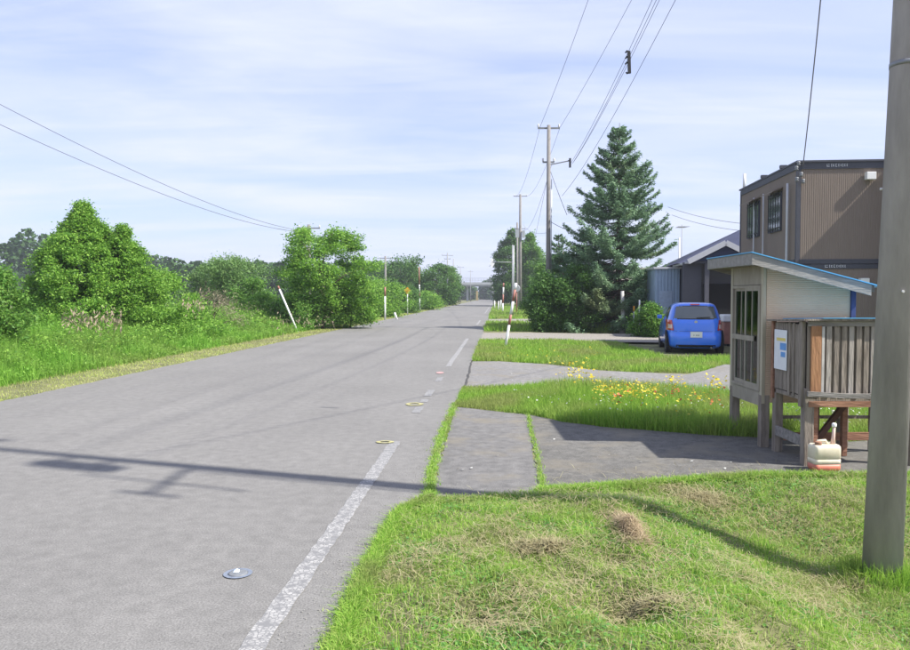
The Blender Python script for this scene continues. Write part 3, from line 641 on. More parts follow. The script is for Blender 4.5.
def broadleaf(name, base, H, rad, lb, m, leaf=0.1, n=16000, nclump=60, cr=0.6, prof=None, h0=0.15, cat='tree', group=None, trunk=True, up=0.5, flat=0.7, tr=0.10, inner=0.35, aspect=0.5):
    leaf *= 1.25; n = int(n*1.35); nclump = int(nclump*1.5); tr = tr*0.8
    prof = prof or (lambda t: math.sqrt(max(0, 1-(2*t-0.9)**2*0.8)))
    r_ = empty(name, base, rng.uniform(0, 6), label=lb, cat=cat, group=group)
    C, L = crown_pts(prof, H*h0, H-cr*0.5, rad, nclump, n, cr, flat, inner)
    leaves('crown' if trunk else 'foliage', L, leaf, m, r_, up=up, aspect=aspect)
    s = MB(); top = H*0.75
    pts = [(0.03*H*math.sin(k), 0.03*H*math.cos(k*1.7)-0.03*H, top*k/5) for k in range(6)]
    s.tube(pts, [tr*(1-0.15*k) for k in range(6)], 7)
    for c in C[np.linspace(0, len(C)-1, min(16, len(C))).astype(int)]:
        z0 = max(0.1*H, c[2]*0.6); f = min(1, z0/top); k = f*5; k0 = int(min(4, k)); a = Vector(pts[k0]).lerp(Vector(pts[k0+1]), k-k0)
        mid = a.lerp(Vector(c), 0.5)+Vector((0, 0, 0.05*H)); s.tube([a, mid, c], [tr*0.45, tr*0.3, tr*0.1], 5)
    s.build('trunk' if trunk else 'stems', M['bark'], r_)
    return r_
def gp(u, d): x = X(u, d); return (x, d, float(gz(np.array([x]), np.array([d]))[0]))
def hgt(v, d): return EYE-(v-HOR)*d/F

lb_t = lambda t: max(0.06, (1-t)**0.8)
b = gp(84, 24); broadleaf('bright_tree', b, hgt(193, 24), 2.9, 'tall bright green cone shaped tree on the left bank, highest of the left trees', M['leafbright'], 0.068, 95000, 420, 0.34, lb_t, 0.03, flat=0.6, tr=0.11, up=0.4, inner=0.5)
b = gp(124, 24.3); broadleaf('bright_tree', b, hgt(216, 24.3), 2.35, 'second top of bright foliage just right of the tall bright cone shaped tree', M['leafbright'], 0.068, 50000, 230, 0.34, lb_t, 0.03, flat=0.6, tr=0.08, up=0.4, inner=0.5)
b = gp(55, 25); broadleaf('bright_tree', b, hgt(228, 25), 1.9, 'lower bright green tree just left of the tall bright cone shaped tree', M['leafmid'], 0.085, 16000, 120, 0.32, lb_t, 0.03, flat=0.6, tr=0.08, up=0.4, inner=0.5)
b = gp(-12, 17); broadleaf('bushy_tree', b, hgt(252, 17), 1.0, 'bushy green tree cut by the left edge of the picture', M['leafmid'], 0.07, 15000, 60, 0.35, None, 0.1, tr=0.06)
b = gp(158, 27); broadleaf('green_shrub', b, hgt(262, 27), 1.7, 'rounded bright shrub at the right foot of the tall bright tree', M['leafbright'], 0.085, 12000, 50, 0.5, None, 0.05, 'shrub', trunk=False, tr=0.05)
b = gp(232, 43); broadleaf('thin_tree', b, hgt(251, 43), 2.3, 'thin grey green tree with gaps between the two big left trees', M['leafgrey'], 0.11, 9000, 55, 0.6, lambda t: 0.5+0.5*math.sin(3.1*t), 0.25, tr=0.09, inner=0.2)
b = gp(205, 45); broadleaf('thin_tree', b, hgt(262, 45), 1.8, 'low grey green thicket tree left of the thin tree', M['leafgrey'], 0.11, 7500, 45, 0.6, None, 0.15, tr=0.08)
b = gp(255, 40); broadleaf('bushy_tree', b, hgt(272, 40), 1.5, 'mid green bushy tree left of the big round tree', M['leafmid'], 0.10, 9000, 45, 0.55, None, 0.05, tr=0.08)
b = gp(215, 30); broadleaf('dead_shrub', b, hgt(280, 30), 1.5, 'brownish leafless thicket behind the left weeds', M['twig'], 0.12, 2600, 40, 0.5, None, 0.1, 'shrub', trunk=False, tr=0.05, aspect=0.12)
def rt(t): return math.sqrt(max(0.02, 1-(2*t-1.05)**2*0.75))
b = gp(322, 37); broadleaf('round_tree', b, hgt(228, 37), 2.3, 'big round bright green tree beside the road behind the leaning marker', M['leafbright'], 0.10, 30000, 100, 0.52, rt, 0.16, flat=0.55, tr=0.11, up=0.7, inner=0.4)
b = gp(298, 36); broadleaf('green_shrub', b, hgt(292, 36), 1.5, 'bright shrub under the left side of the big round tree', M['leafmid'], 0.09, 9000, 40, 0.5, None, 0.05, 'shrub', trunk=False, tr=0.05)
b = gp(350, 38); broadleaf('green_shrub', b, hgt(284, 38), 1.4, 'bright shrub under the right side of the big round tree', M['leafbright'], 0.09, 9000, 40, 0.5, None, 0.05, 'shrub', trunk=False, tr=0.05)
b = gp(262, 37); broadleaf('green_shrub', b, hgt(288, 37), 1.5, 'yellow green shrub left of the leaning left marker', M['leafbright'], 0.085, 7000, 30, 0.45, None, 0.05, 'shrub', trunk=False, tr=0.05)
b = gp(382, 58); broadleaf('green_shrub', b, hgt(276, 58), 2.2, 'bright rounded shrub right behind the big round tree', M['leafbright'], 0.12, 9000, 40, 0.8, None, 0.03, 'shrub', trunk=False, tr=0.06)
b = gp(404, 72); broadleaf('green_shrub', b, hgt(284, 72), 2.0, 'darker shrub behind the yellow diamond sign', M['leafdark'], 0.14, 7000, 36, 0.9, None, 0.03, 'shrub', trunk=False, tr=0.06)
b = gp(402, 112); broadleaf('dark_tree', b, hgt(254, 112), 4.4, 'dark round topped tree far off above the left shrubs', M['leafdark'], 0.26, 8000, 45, 1.3, rt, 0.15, tr=0.2)
b = gp(437, 108); broadleaf('roadside_tree', b, hgt(263, 108), 3.0, 'dark green tree by the bridge, left of the tall thin lamp post', M['leafdark'], 0.22, 8000, 45, 1.0, None, 0.1, tr=0.16)
b = gp(450, 128); broadleaf('roadside_tree', b, hgt(266, 128), 2.0, 'mid green tree by the bridge, right of the tall thin lamp post', M['leafmid'], 0.24, 7000, 45, 1.1, None, 0.05, tr=0.16)
b = gp(425, 88); broadleaf('green_shrub', b, hgt(290, 88), 2.2, 'low bright shrub at the far left roadside', M['leafbright'], 0.16, 5000, 30, 0.8, None, 0.03, 'shrub', trunk=False, tr=0.06)
# far right trees
b = gp(512, 125); broadleaf('tall_tree', b, hgt(228, 125), 3.8, 'tall dark green tree right of the road, nearest to the bridge', M['leafdark'], 0.26, 22000, 170, 0.95, lambda t: math.sqrt(max(0.03, 1-(1.7*t-0.55)**2)), 0.06, tr=0.25)
b = gp(530, 118); broadleaf('tall_tree', b, hgt(232, 118), 3.2, 'tall mid green tree behind the two middle utility poles', M['leafmid'], 0.25, 18000, 140, 0.9, lambda t: math.sqrt(max(0.03, 1-(1.7*t-0.55)**2)), 0.06, tr=0.22)
b = gp(541, 66); broadleaf('roadside_tree', b, hgt(262, 66), 1.9, 'bright mid green tree left of the tall near utility pole', M['leafmid'], 0.15, 9000, 50, 0.7, lb_t, 0.04, tr=0.12)

def conifer(name, base, H, rad, lb, m, nw=26, per=7, needle=0.13, dens=70, h0=0.03, droop=0.10, pw=0.85, tr=0.12, cat='conifer', sparse=0.0, tw=0.22):
    r_ = empty(name, base, rng.uniform(0, 6), label=lb, cat=cat)
    s = MB(); s.tube([(0, 0, -0.1), (0, 0, H*0.5), (0, 0, H*0.99)], [tr, tr*0.55, 0.012], 8)
    PC = []; PA = []
    for iw in range(nw):
        t = (iw+random.uniform(-.45, .45))/nw; z = H*(h0+(0.985-h0)*max(0, t)); 
        L0 = rad*(1-t)**pw*(0.9 if t > 0.1 else 0.8)+0.12
        for ib in range(per):
            if random.random() < sparse: continue
            z = z+random.uniform(-.5, .5)*H/nw*0.7; a = 2*math.pi*(ib+random.uniform(-.35, .35))/per+iw*1.3; L = L0*random.uniform(0.68, 1.16)
            rise = (0.42*t-0.14+random.uniform(-.05, .05))*L; d = np.array([math.cos(a), math.sin(a), 0]); sd = np.array([-math.sin(a), math.cos(a), 0])
            k = max(10, int(dens*L)); f = rng.uniform(0.12, 1, k)**0.7
            lat = rng.normal(0, 1, k)*tw*(0.25+0.75*(1-f))*min(1.0, L)**0.7
            zz_ = z+rise*f-droop*L*4*f*(1-f)*1.0+0.12*L*f**3+rng.normal(0, 0.03+0.012*L, k)-np.abs(lat)*0.12
            pc = d[None]*(L*f)[:, None]+sd[None]*lat[:, None]; pc[:, 2] = zz_
            PC.append(pc); PA.append(d[None]*0.8+sd[None]*np.sign(lat)[:, None]*0.7+np.zeros((k, 3)))
            mid = (d[0]*L*.5, d[1]*L*.5, z+rise*.5-droop*L); end = (d[0]*L*.9, d[1]*L*.9, z+rise*.9-droop*L*.36+.087*L)
            s.tube([(0, 0, z), mid, end], [0.012+0.01*L, 0.012, 0.005], 4, cap=False)
    s.build('trunk', M['bark'], r_)
    leaves('crown', np.concatenate(PC), needle, m, r_, up=0.6, aspect=0.30, along=np.concatenate(PA), jit=0.45)
    return r_
b = gp(618, 36.5); conifer('blue_spruce', b, hgt(121, 36.5), 4.35, 'tall blue green spruce behind the gravel yard', M['spruce'], 29, 10, 0.15, 215, 0.05, 0.11, 0.84, 0.17, cat='spruce', sparse=0.06, tw=0.34)
b = gp(586, 38.0); conifer('dark_conifer', b, hgt(230, 38), 2.3, 'dark conifer touching the left side of the blue spruce', M['yew'], 20, 8, 0.16, 90, 0.02, 0.05, 0.6, 0.1, tw=0.3)
b = gp(563, 39.5); conifer('dark_conifer', b, hgt(248, 39.5), 1.8, 'shorter dark conifer between the utility pole and the larger dark conifer', M['yew'], 16, 8, 0.16, 90, 0.02, 0.05, 0.55, 0.09, tw=0.3)
b = gp(605, 37.5); broadleaf('dark_bush', b, hgt(280, 37.5), 1.4, 'dark bush in front of the foot of the blue spruce', M['leafdark'], 0.10, 9000, 36, 0.5, None, 0.04, 'bush', trunk=False, tr=0.04)
b = gp(546, 35.0); broadleaf('dark_bush', b, hgt(270, 35), 1.05, 'dark spreading bush at the left end of the garden trees', M['leafdark'], 0.09, 11000, 40, 0.5, None, 0.03, 'bush', trunk=False, tr=0.04)
b = gp(573, 35.2); broadleaf('dark_bush', b, hgt(262, 35.2), 1.4, 'dark bush under the shorter dark conifer', M['leafdark'], 0.09, 11000, 40, 0.45, None, 0.03, 'bush', trunk=False, tr=0.04)
b = gp(558, 62); conifer('dark_conifer', b, hgt(232, 62), 1.8, 'distant dark conifer just right behind the tall near utility pole', M['yew'], 20, 7, 0.22, 60, 0.02, 0.05, 0.7, 0.1, tw=0.35)
b = gp(584, 35.8); broadleaf('white_flower_bush', b, 0.75, 0.6, 'low bush with white blossom at the yard edge under the dark conifers', M['leafgrey'], 0.06, 2500, 16, 0.25, None, 0.1, 'bush', trunk=False, tr=0.02)
Lf = np.stack([rng.normal(0, .4, 160), rng.normal(0, .3, 160), rng.uniform(.35, .85, 160)], 1); leaves('blossoms', Lf, 0.05, M['fwhite'], bpy.data.objects['white_flower_bush'], up=1, aspect=1)
b = gp(652, 30); broadleaf('green_shrub', b, hgt(300, 30), 0.75, 'leafy green shrub just left of the blue car', M['leafmid'], 0.08, 6500, 26, 0.35, None, 0.03, 'shrub', trunk=False, tr=0.03)
b = gp(637, 34.5); broadleaf('green_shrub', b, hgt(312, 34.5), 0.8, 'small green shrub behind the white footed marker pipe', M['leafmid'], 0.08, 4500, 22, 0.3, None, 0.03, 'shrub', trunk=False, tr=0.03)

# far wood: one mass of crowns along the skyline
def far_wood():
    C = []; 
    def band(x0, x1, d, Hf, n, dd):
        for _ in range(n):
            x = random.uniform(x0, x1); y = d+random.uniform(-dd, dd)
            if xl(y)-4 < x < float(xr(y))+4 and y < 300: continue
            C.append((x, y, Hf(x)*random.uniform(0.8, 1.05)))
    band(-190, -75, 190, lambda x: 17 if x < -98 else 17-(x+98)*0.22, 150, 22)
    band(-78, -10, 175, lambda x: 9.5, 90, 14)
    band(-260, 320, 330, lambda x: 9, 260, 25)
    band(14, 260, 200, lambda x: 8.5, 190, 25)
    C = np.array(C); rr = rng.uniform(2.0, 4.2, len(C)); n = 300000; i = rng.integers(0, len(C), n)
    t = rng.uniform(0, 1, n); a = rng.uniform(0, 2*np.pi, n); r = rr[i]*np.sqrt(np.clip(1-(1.6*t-0.6)**2, 0.05, 1))*rng.uniform(0.6, 1.05, n)
    P = np.stack([C[i, 0]+r*np.cos(a), C[i, 1]+r*np.sin(a), C[i, 2]*t-0.3], 1)
    tag(leaves('far_wood', P, 1.25*(P[:, 1]/190)**0.8, M['farleaf'], up=0.6, aspect=0.75), 'distant line of dark woods along the whole skyline', 'woods', kind='stuff')
far_wood()
# low wooded rise at far left
v_ = []; f_ = []
for i in range(41):
    x = -420+i*9.5; h = 10*math.exp(-((x+260)/110)**2)
    v_ += [(x, 230, -1), (x, 262, h), (x, 330, h*1.1), (x, 420, -1)]
    if i: 
        for k in range(3): f_.append((4*i-4+k, 4*i+k, 4*i+k+1, 4*i-4+k+1))
tag(MB().add(v_, f_).build('hill', M['ground']), kind='structure')

# ------------------------------------------------------------------ bridge over the road
D = 262
br = empty('road_bridge', (X(478, D), D, 0), 0, label='grey concrete overpass crossing the road far ahead', cat='bridge')
zt, zb = hgt(278.5, D), hgt(286.3, D)
MB().box(-26, 22, 0, 9, zb, zb+0.75).box(-26, 22, -0.35, 0, zb+0.5, zb+1.35).build('deck', M['bridge'], br)
s = MB()
for i in range(49): s.box(-26+i, -25.92+i, -0.2, -0.1, zb+1.35, zt)
s.box(-26, 22, -0.2, -0.1, zt, zt+0.12).box(-26, 22, -0.2, -0.1, (zb+1.35+zt)/2, (zb+1.35+zt)/2+.08)
s.build('railing', M['galv'], br)
for xx_ in (-15, -3.6, 5.2, 16): MB().box(xx_-0.35, xx_+0.35, 2, 7, -0.2, zb).build('pier', M['bridge'], br)
for xx_ in (-30, 26): MB().add([(xx_-9, -1, -.2), (xx_+9, -1, -.2), (xx_+9, 10, -.2), (xx_-9, 10, -.2), (xx_-4, -.3, zb+.7), (xx_+4, -.3, zb+.7), (xx_+4, 9, zb+.7), (xx_-4, 9, zb+.7)], [(4, 5, 6, 7), (0, 1, 5, 4), (1, 2, 6, 5), (2, 3, 7, 6), (3, 0, 4, 7)]).build('abutment', M['bridge'], br)

# ------------------------------------------------------------------ utility poles
def util_pole(base, H, r0, r1, lb, m=None, arms=(), lean=(0, 0), name='utility_pole', steps=0, parts=None, group=None):
    r_ = empty(name, base, 0, label=lb, cat='utility pole', group=group)
    top = (lean[0], lean[1], H)
    MB().tube([(0, 0, -0.3), (lean[0]*.5, lean[1]*.5, H*.5), top], [r0, (r0+r1)/2, r1], 20).build('shaft', m or M['conc'], r_)
    for (z, half, ang) in arms:
        f = z/H; cx_, cy_ = lean[0]*f, lean[1]*f; dx, dy = math.cos(ang)*half, math.sin(ang)*half
        a = MB().bar((cx_-dx, cy_-dy+r1*1.1, z), (cx_+dx, cy_+dy+r1*1.1, z), 0.075).build('crossarm', M['dgalv'], r_)
        for q in (-0.95, 0, 0.95) if half > 0.6 else (-.95, .95):
            MB().lathe([(0.03, 0), (0.055, 0.04), (0.03, 0.07), (0.055, 0.11), (0.03, 0.15)], 8, Matrix.Translation((cx_+dx*q, cy_+dy*q+r1*1.1, z+0.035))).build('insulator', M['insul'], a)
    return r_
# near concrete pole
near = (2.92, 5.15, -0.37); NH = 11.2
np_ = util_pole(near, NH, 0.126, 0.060, 'thick grey concrete pole in the mown grass at the right edge of the picture', M['conc'], [(10.6, 0.85, R(3))], (0.33, 0.0))
s = MB(); s.bar((0.2, -0.1, 6.72), (0.16, -1.0, 6.68), 0.05).build('bracket_arm', M['dgalv'], np_)
MB().bar((0.1, -.6, 5.75), (0.2, -.6, 7.7), 0.03).bar((0.17, -.98, 6.4), (0.17, -.98, 7.0), .05).build('hanger_rod', M['dgalv'], np_)
MB().lathe([(0.12, 0), (0.15, 0.04), (0.15, 0.85), (0.12, 0.93), (0.05, 0.97)], 18, Matrix.Translation((0.24, -0.36, 7.55))).build('transformer', M['galv'], np_)
for z in (7.75, 8.3): MB().bar((0.24, -0.36, z), (0.24, 0, z), .05).build('transformer_bracket', M['dgalv'], np_)
MB().tube([(-0.02, -0.11, 3.92), (0.02, -0.11, 5.2), (0.08, -.11, 6.6)], 0.016, 8).build('cable_guard', M['galv'], np_)
for z in (3.5, 5.2, 6.0):
    MB().lathe([(0.128-0.0048*z+.002, 0), (0.128-0.0048*z+.002, 0.03)], 20, Matrix.Translation((0.36*z/NH, 0, z))).build('steel_band', M['dgalv'], np_)
for (z, a) in ((3.15, -0.9), (2.7, 2.4), (4.2, -0.9), (2.0, -1.7)):
    cx_ = 0.33*z/NH; rr_ = 0.124-.0048*z; MB().tube([(cx_+rr_*.9*math.cos(a), rr_*.9*math.sin(a), z), (cx_+(rr_+.012)*math.cos(a), (rr_+.012)*math.sin(a), z)], 0.009, 8).build('step_bolt_socket', M['insul'], np_)
# tall near pole
D1 = 36.6; b1 = gp(548, D1); H1 = hgt(127, D1)-b1[2]
p1 = util_pole(b1, H1, 0.125, 0.085, 'tall utility pole with a wide top crossarm left of the blue spruce', M['concfar'], [(H1-0.12, 0.52, 0), (hgt(163, D1)-b1[2], 0.28, 0)])
MB().bar((0.0, 0.05, hgt(166, D1)-b1[2]), (0.95, 0.05, hgt(162, D1)-b1[2]), .05).build('side_bracket', M['dgalv'], p1)
MB().tube([(0.15, 0.1, H1*.2), (0.15, 0.08, H1*.74)], 0.02, 6).build('conduit', M['galv'], p1)
D2 = 85; b2 = gp(520, D2); H2 = hgt(195, D2)-b2[2]
p2 = util_pole(b2, H2, 0.2, 0.12, 'tallest of the middle utility poles, with a top crossarm, right of the road', M['concfar'], [(H2-0.2, 0.75, 0), (hgt(229, D2)-b2[2], 0.6, 0)])
MB().box(-.55, -.15, -.3, .1, hgt(238, D2)-b2[2], hgt(230, D2)-b2[2]).box(.2, .5, -.3, .1, hgt(238, D2)-b2[2], hgt(231, D2)-b2[2]).build('transformer', M['galv'], p2)
D3 = 96; b3 = gp(517, D3); util_pole(b3, hgt(223, D3)-b3[2], 0.16, 0.11, 'shorter concrete utility pole just left of the tallest middle pole', M['concfar'], [(hgt(232, D3), 0.6, 0)])
D4 = 104; b4 = gp(513.5, D4); util_pole(b4, hgt(245, D4), 0.11, 0.08, 'thin utility pole behind the arrow marker, leftmost of the middle poles', M['galv'], [])
D5 = 48; b5 = gp(309.5, D5); util_pole(b5, hgt(221, D5), 0.15, 0.10, 'utility pole rising behind the big round tree on the left', M['concfar'], [(hgt(224.5, D5), 0.68, 0)], name='utility_pole')
D6 = 84; b6 = gp(385.5, D6); util_pole(b6, hgt(254, D6), 0.15, 0.10, 'distant utility pole with crossarm right of the big round tree', M['concfar'], [(hgt(256, D6), 0.65, 0)])
D7 = 120; b7 = gp(447.5, D7); util_pole(b7, hgt(253, D7), 0.13, 0.09, 'slim grey pole with crossarms by the bridge on the left roadside', M['slim'], [(hgt(255.5, D7), 0.9, 0.3), (hgt(259, D7), 0.5, 0)])
for (u, v, d, lb) in ((453.5, 259, 150, 'second slim pole toward the bridge, right of the crossarm one'), (460.5, 266, 190, 'third slim pole near the bridge, half hidden in the trees'), (470.5, 270, 240, 'farthest slim pole just above the bridge deck')):
    b_ = gp(u, d); util_pole(b_, hgt(v, d), 0.13, 0.09, lb, M['slim'], [(hgt(v+1.5, d), 0.9, 0.2)] if d > 160 else [], group='slim poles toward the bridge')

# wires
def wire(a, b, sag, rad, lb, n=24, group='overhead wires', name='overhead_wire'):
    a = Vector(a); b = Vector(b); pts = []
    for i in range(n+1):
        t = i/n; p = a.lerp(b, t); p.z -= sag*4*t*(1-t); pts.append(p)
    return tag(MB().tube(pts, [rad[0]+(rad[1]-rad[0])*i/n for i in range(n+1)], 6).build(name, M['wire']), lb, 'wire', group)
def nearpt(dx, z): return Vector((near[0]+0.36*z/NH+dx, near[1], near[2]+z))
T1 = W(540, 127, D1); T1b = W(560, 127.5, D1); C1 = W(571, 163, D1)
def through(far, u0, z_near, sag, v0=0):
    """near end of a span chosen so that the wire leaves the picture at column u0"""
    best = None
    for k in range(401):
        dx = -2.5+k*5/400; a = nearpt(dx, z_near); e = 1e9
        for i in range(1, 200):
            t = i/200; p = a.lerp(far, t); z = p.z-sag*4*t*(1-t)
            if p.y > 2 and abs(z-EYE) > 0:
                u = 455+F*p.x/p.y
                v = HOR-F*(z-EYE)/p.y
                if abs(v-v0) < 12: e = min(e, abs(u-u0)+abs(v-v0)*0.3)
        if best is None or e < best[0]: best = (e, a)
    return best[1]
for far, u0, zn, sg, lb in ((T1, 588, 10.75, 0.35, 'leftmost overhead wire, running from the tall pole up to the left corner of the crossarm'),
                         (T1b, 632, 10.7, 0.35, 'second overhead wire from the left, meeting the right end of the tall pole crossarm'),
                         (C1, 652, 8.9, 0.45, 'left wire of the tight bundle carrying the spacer'),
                         (C1+Vector((0.06, 0, -0.04)), 656, 8.8, 0.45, 'middle wire of the tight bundle carrying the spacer'),
                         (C1+Vector((0.12, 0, 0.04)), 659, 8.85, 0.45, 'right wire of the tight bundle carrying the spacer'),
                         (W(562, 196, D1), 674, 7.6, 0.5, 'lowest and rightmost overhead wire passing behind the spruce top')):
    wire(through(far, u0, zn, sg), far, sg, (0.0042, 0.009), lb)
# spacer hanging on the bundle
spc = W(629.5, 62, 9.5)
t = empty('cable_spacer', spc, 0, label='dark hooked cable spacer hanging on the overhead wire bundle', cat='cable spacer')
MB().bar((0.0, 0, -0.14), (-0.01, 0, 0.13), 0.035).build('body', M['black'], t)
for z in (0.12, 0.05, -0.02): MB().tube([(0, 0, z), (-0.035, 0, z+.012), (-0.05, 0, z-.01)], 0.012, 6).build('hook', M['black'], t)
MB().tube([(0, 0, -.13), (-.03, 0, -.14), (-.04, 0, -.125)], 0.012, 6).build('hook', M['black'], t)
sp2 = W(570, 163, 36.4); t2 = empty('cable_spacer', sp2, 0, label='small dark spacer beside the tall pole left of the spruce', cat='cable spacer'); MB().bar((0, 0, -.22), (0, 0, .22), 0.09).bar((0, 0, .1), (-.1, 0, .1), .05).build('body', M['black'], t2)
# onwards to the farther poles
tp = lambda u, v, d: W(u, v, d)
for i, (a, b_, sg, lb) in enumerate(((T1, tp(515, 196, D2), 0.9, 'far wire from the tall pole to the left end of the middle pole crossarm'), (T1b, tp(526, 196, D2), 0.9, 'far wire from the tall pole to the right end of the middle pole crossarm'),
                              (C1+Vector((-.9, 0, 0)), tp(524, 230, D2), 0.9, 'low far wire sagging from the tall pole to the middle pole'))):
    wire(a, b_, sg, (0.008, 0.012), lb)
wire(W(551, 222, D1), W(588, 236, 38), 0.1, (0.012, 0.014), 'short wire from the tall pole into the blue spruce')
wire(W(550, 170, D1), W(567, 215, D1+1), 0.05, (0.012, 0.012), 'short slack cable on the right of the tall pole')
wire(W(523, 224, D2), W(546, 233, D1), 0.35, (0.012, 0.008), 'service wire between the middle poles and the tall pole')
wire(W(528, 265, D2), W(547, 180, D1+.1), 0.3, (0.012, 0.008), 'slanting stay wire left of the tall pole')
# left side wires: from a pole outside the picture on the left down to the pole behind the round tree
aL = W(-420, -62, 9.0)
wire(W(-330, -75, 11), W(303, 231, D5), 0.75, (0.0055, 0.014), 'upper of the two wires crossing the sky on the left', 40)
wire(W(-330, -35, 11), W(301, 232, D5), 0.75, (0.0055, 0.014), 'lower of the two wires crossing the sky on the left', 40)
wire(W(668, 207, 60), W(800, 226, 40), 0.4, (0.016, 0.014), 'upper faint wire behind the grey house roof')
wire(W(672, 215, 60), W(800, 233, 40), 0.4, (0.016, 0.014), 'lower faint wire behind the grey house roof')

# ------------------------------------------------------------------ snow poles and roadside markers
def snow_pole(base, top, r, bands, lb, name='snow_pole', extra=None, cat='snow pole', group='red and white snow poles along the road'):
    """bands = [(from, to, 'white'|'red'), ...] fractions of the length"""
    b_ = Vector(base); d = Vector(top)-b_; r_ = empty(name, b_, 0, label=lb, cat=cat, group=group)
    for f0, f1, c in bands:
        MB().tube([d*f0, d*f1], r, 10).build({'white': 'white_band', 'red': 'red_band', 'grey': 'grey_tube'}[c], M[{'white': 'white', 'red': 'red', 'grey': 'slim'}[c]], r_)
    return r_
B = gp(505.3, 23.4); snow_pole(B, W(516, 283, 23.4), 0.04, [(0, .36, 'white'), (.36, .52, 'red'), (.52, .72, 'white'), (.72, .9, 'red'), (.9, 1, 'white')], 'leaning red and white snow pole on the right verge before the spruce')
B = gp(297.5, 33.6); snow_pole(B, W(278, 286, 33.6), 0.042, [(0, .93, 'white'), (.93, 1, 'red')], 'leaning white snow pole with a red tip in the left weeds')
B = gp(602*0+502.6*1, 73); snow_pole(B, W(503.5, 283, 73), 0.07, [(0, .33, 'white'), (.33, .62, 'red'), (.62, .86, 'white'), (.86, 1, 'red')], 'upright red and white snow pole beyond the leaning one on the right')
B = gp(385, 50.5); snow_pole(B, W(385, 287, 50.5), 0.055, [(0, .72, 'white'), (.72, 1, 'red')], 'upright white snow pole left of the yellow diamond sign')
B = gp(420, 81); snow_pole(B, W(419, 267, 81), 0.055, [(0, .3, 'white'), (.3, .42, 'red'), (.42, .6, 'white'), (.6, 1, 'red')], 'tall snow pole right of the yellow diamond sign')
B = gp(397, 52); snow_pole(B, W(394.5, 312.5, 52), 0.07, [(0, 1, 'white')], 'short stubby white post leaning beside the left road edge', 'roadside_post', cat='post', group='short white posts')
for (u, v, uu, vv, d, lb) in ((494.6, 309, 494.6, 301, 92, 'small white post, leftmost of the group at the far right roadside'), (498.2, 311, 498.8, 301, 82, 'small white post, middle of the group at the far right roadside'), (500.6, 311, 501, 300, 88, 'small white post, rightmost of the group at the far right roadside')):
    B = gp(u, d); snow_pole(B, W(uu, vv, d), 0.06, [(0, 1, 'white')], lb, 'roadside_post', cat='post', group='short white posts')
B = gp(493.5, 150); snow_pole(B, W(492.5, 284, 150), 0.1, [(0, .8, 'grey'), (.8, 1, 'white')], 'tall grey marker post beside the right end of the bridge', 'marker_post', cat='post', group=None)
# overhead arrow marker
DA = 56; B = gp(512.3, DA); r_ = empty('arrow_marker_pole', B, 0, label='grey pole with an arm holding a small snow arrow over the road edge', cat='marker pole')
zt = hgt(245, DA)-B[2]; za_ = hgt(262.5, DA)-B[2]; xa = (492-512.3)*DA/F
MB().tube([(0, 0, 0), (0, 0, zt)], [0.06, 0.04], 10).build('pole', M['slim'], r_)
MB().tube([(0, 0, za_), (xa, 0, za_+.02)], 0.03, 8).build('arm', M['slim'], r_)
MB().add([(xa-.09, -.02, za_+.28), (xa+.09, -.02, za_+.28), (xa+.09, -.02, za_-.05), (xa+.2, -.02, za_-.05), (xa, -.02, za_-.42), (xa-.2, -.02, za_-.05), (xa-.09, -.02, za_-.05)] + [(xa-.09, .02, za_+.28), (xa+.09, .02, za_+.28), (xa+.09, .02, za_-.05), (xa+.2, .02, za_-.05), (xa, .02, za_-.42), (xa-.2, .02, za_-.05), (xa-.09, .02, za_-.05)],
         [(0, 1, 2, 3, 4, 5, 6), (13, 12, 11, 10, 9, 8, 7)]+[(i, i+7, (i+1) % 7+7, (i+1) % 7) for i in range(7)]).build('arrow', M['white'], r_)
B = gp(516.5, 70); r_ = empty('round_mirror', B, 0, label='round pale traffic mirror on a post behind the leaning snow pole', cat='mirror')
zc = hgt(288.5, 70)-B[2]; MB().tube([(0, 0, 0), (0, 0, zc)], 0.05, 8).build('post', M['red'], r_)
MB().lathe([(0.02, -.06), (0.30, -.02), (0.33, 0.0), (0.30, .03)], 20, Matrix.Translation((0, -.08, zc)) @ Matrix.Rotation(R(90), 4, 'X')).build('mirror_disc', M['galv'], r_)
# yellow diamond sign
DS = 66; B = gp(407.5, DS); r_ = empty('warning_sign', B, 0, label='yellow diamond warning sign on a white post left of the road', cat='sign')
MB().tube([(0, 0, 0), (0, 0, hgt(292, DS)-B[2])], 0.045, 8).build('post', M['white'], r_)
zc = hgt(290.8, DS)-B[2]; q = 0.32
MB().add([(0, -.05, zc-q), (q, -.05, zc), (0, -.05, zc+q), (-q, -.05, zc), (0, -.03, zc-q), (q, -.03, zc), (0, -.03, zc+q), (-q, -.03, zc)], [(0, 1, 2, 3), (7, 6, 5, 4), (0, 4, 5, 1), (1, 5, 6, 2), (2, 6, 7, 3), (3, 7, 4, 0)]).build('sign_board', M['yellow'], r_)
MB().bar((0, -.057, zc-.15), (0, -.057, zc+.03), .03, .004).bar((0, -.057, zc+.02), (.1, -.057, zc+.13), .03, .004).build('symbol', M['black'], r_)
# orange-yellow board under the bridge
B = gp(477, 235); r_ = empty('bridge_barrier_board', B, 0, label='narrow ochre board standing below the bridge at the road end', cat='board')
MB().box(-.3, .3, -.05, .05, 0.3, 3.2).build('board', mat('ochre_board', (0.36, 0.27, 0.12), 0.7), r_); MB().bar((0, .08, -.1), (0, .08, 3.4), .1).build('post', M['galv'], r_)
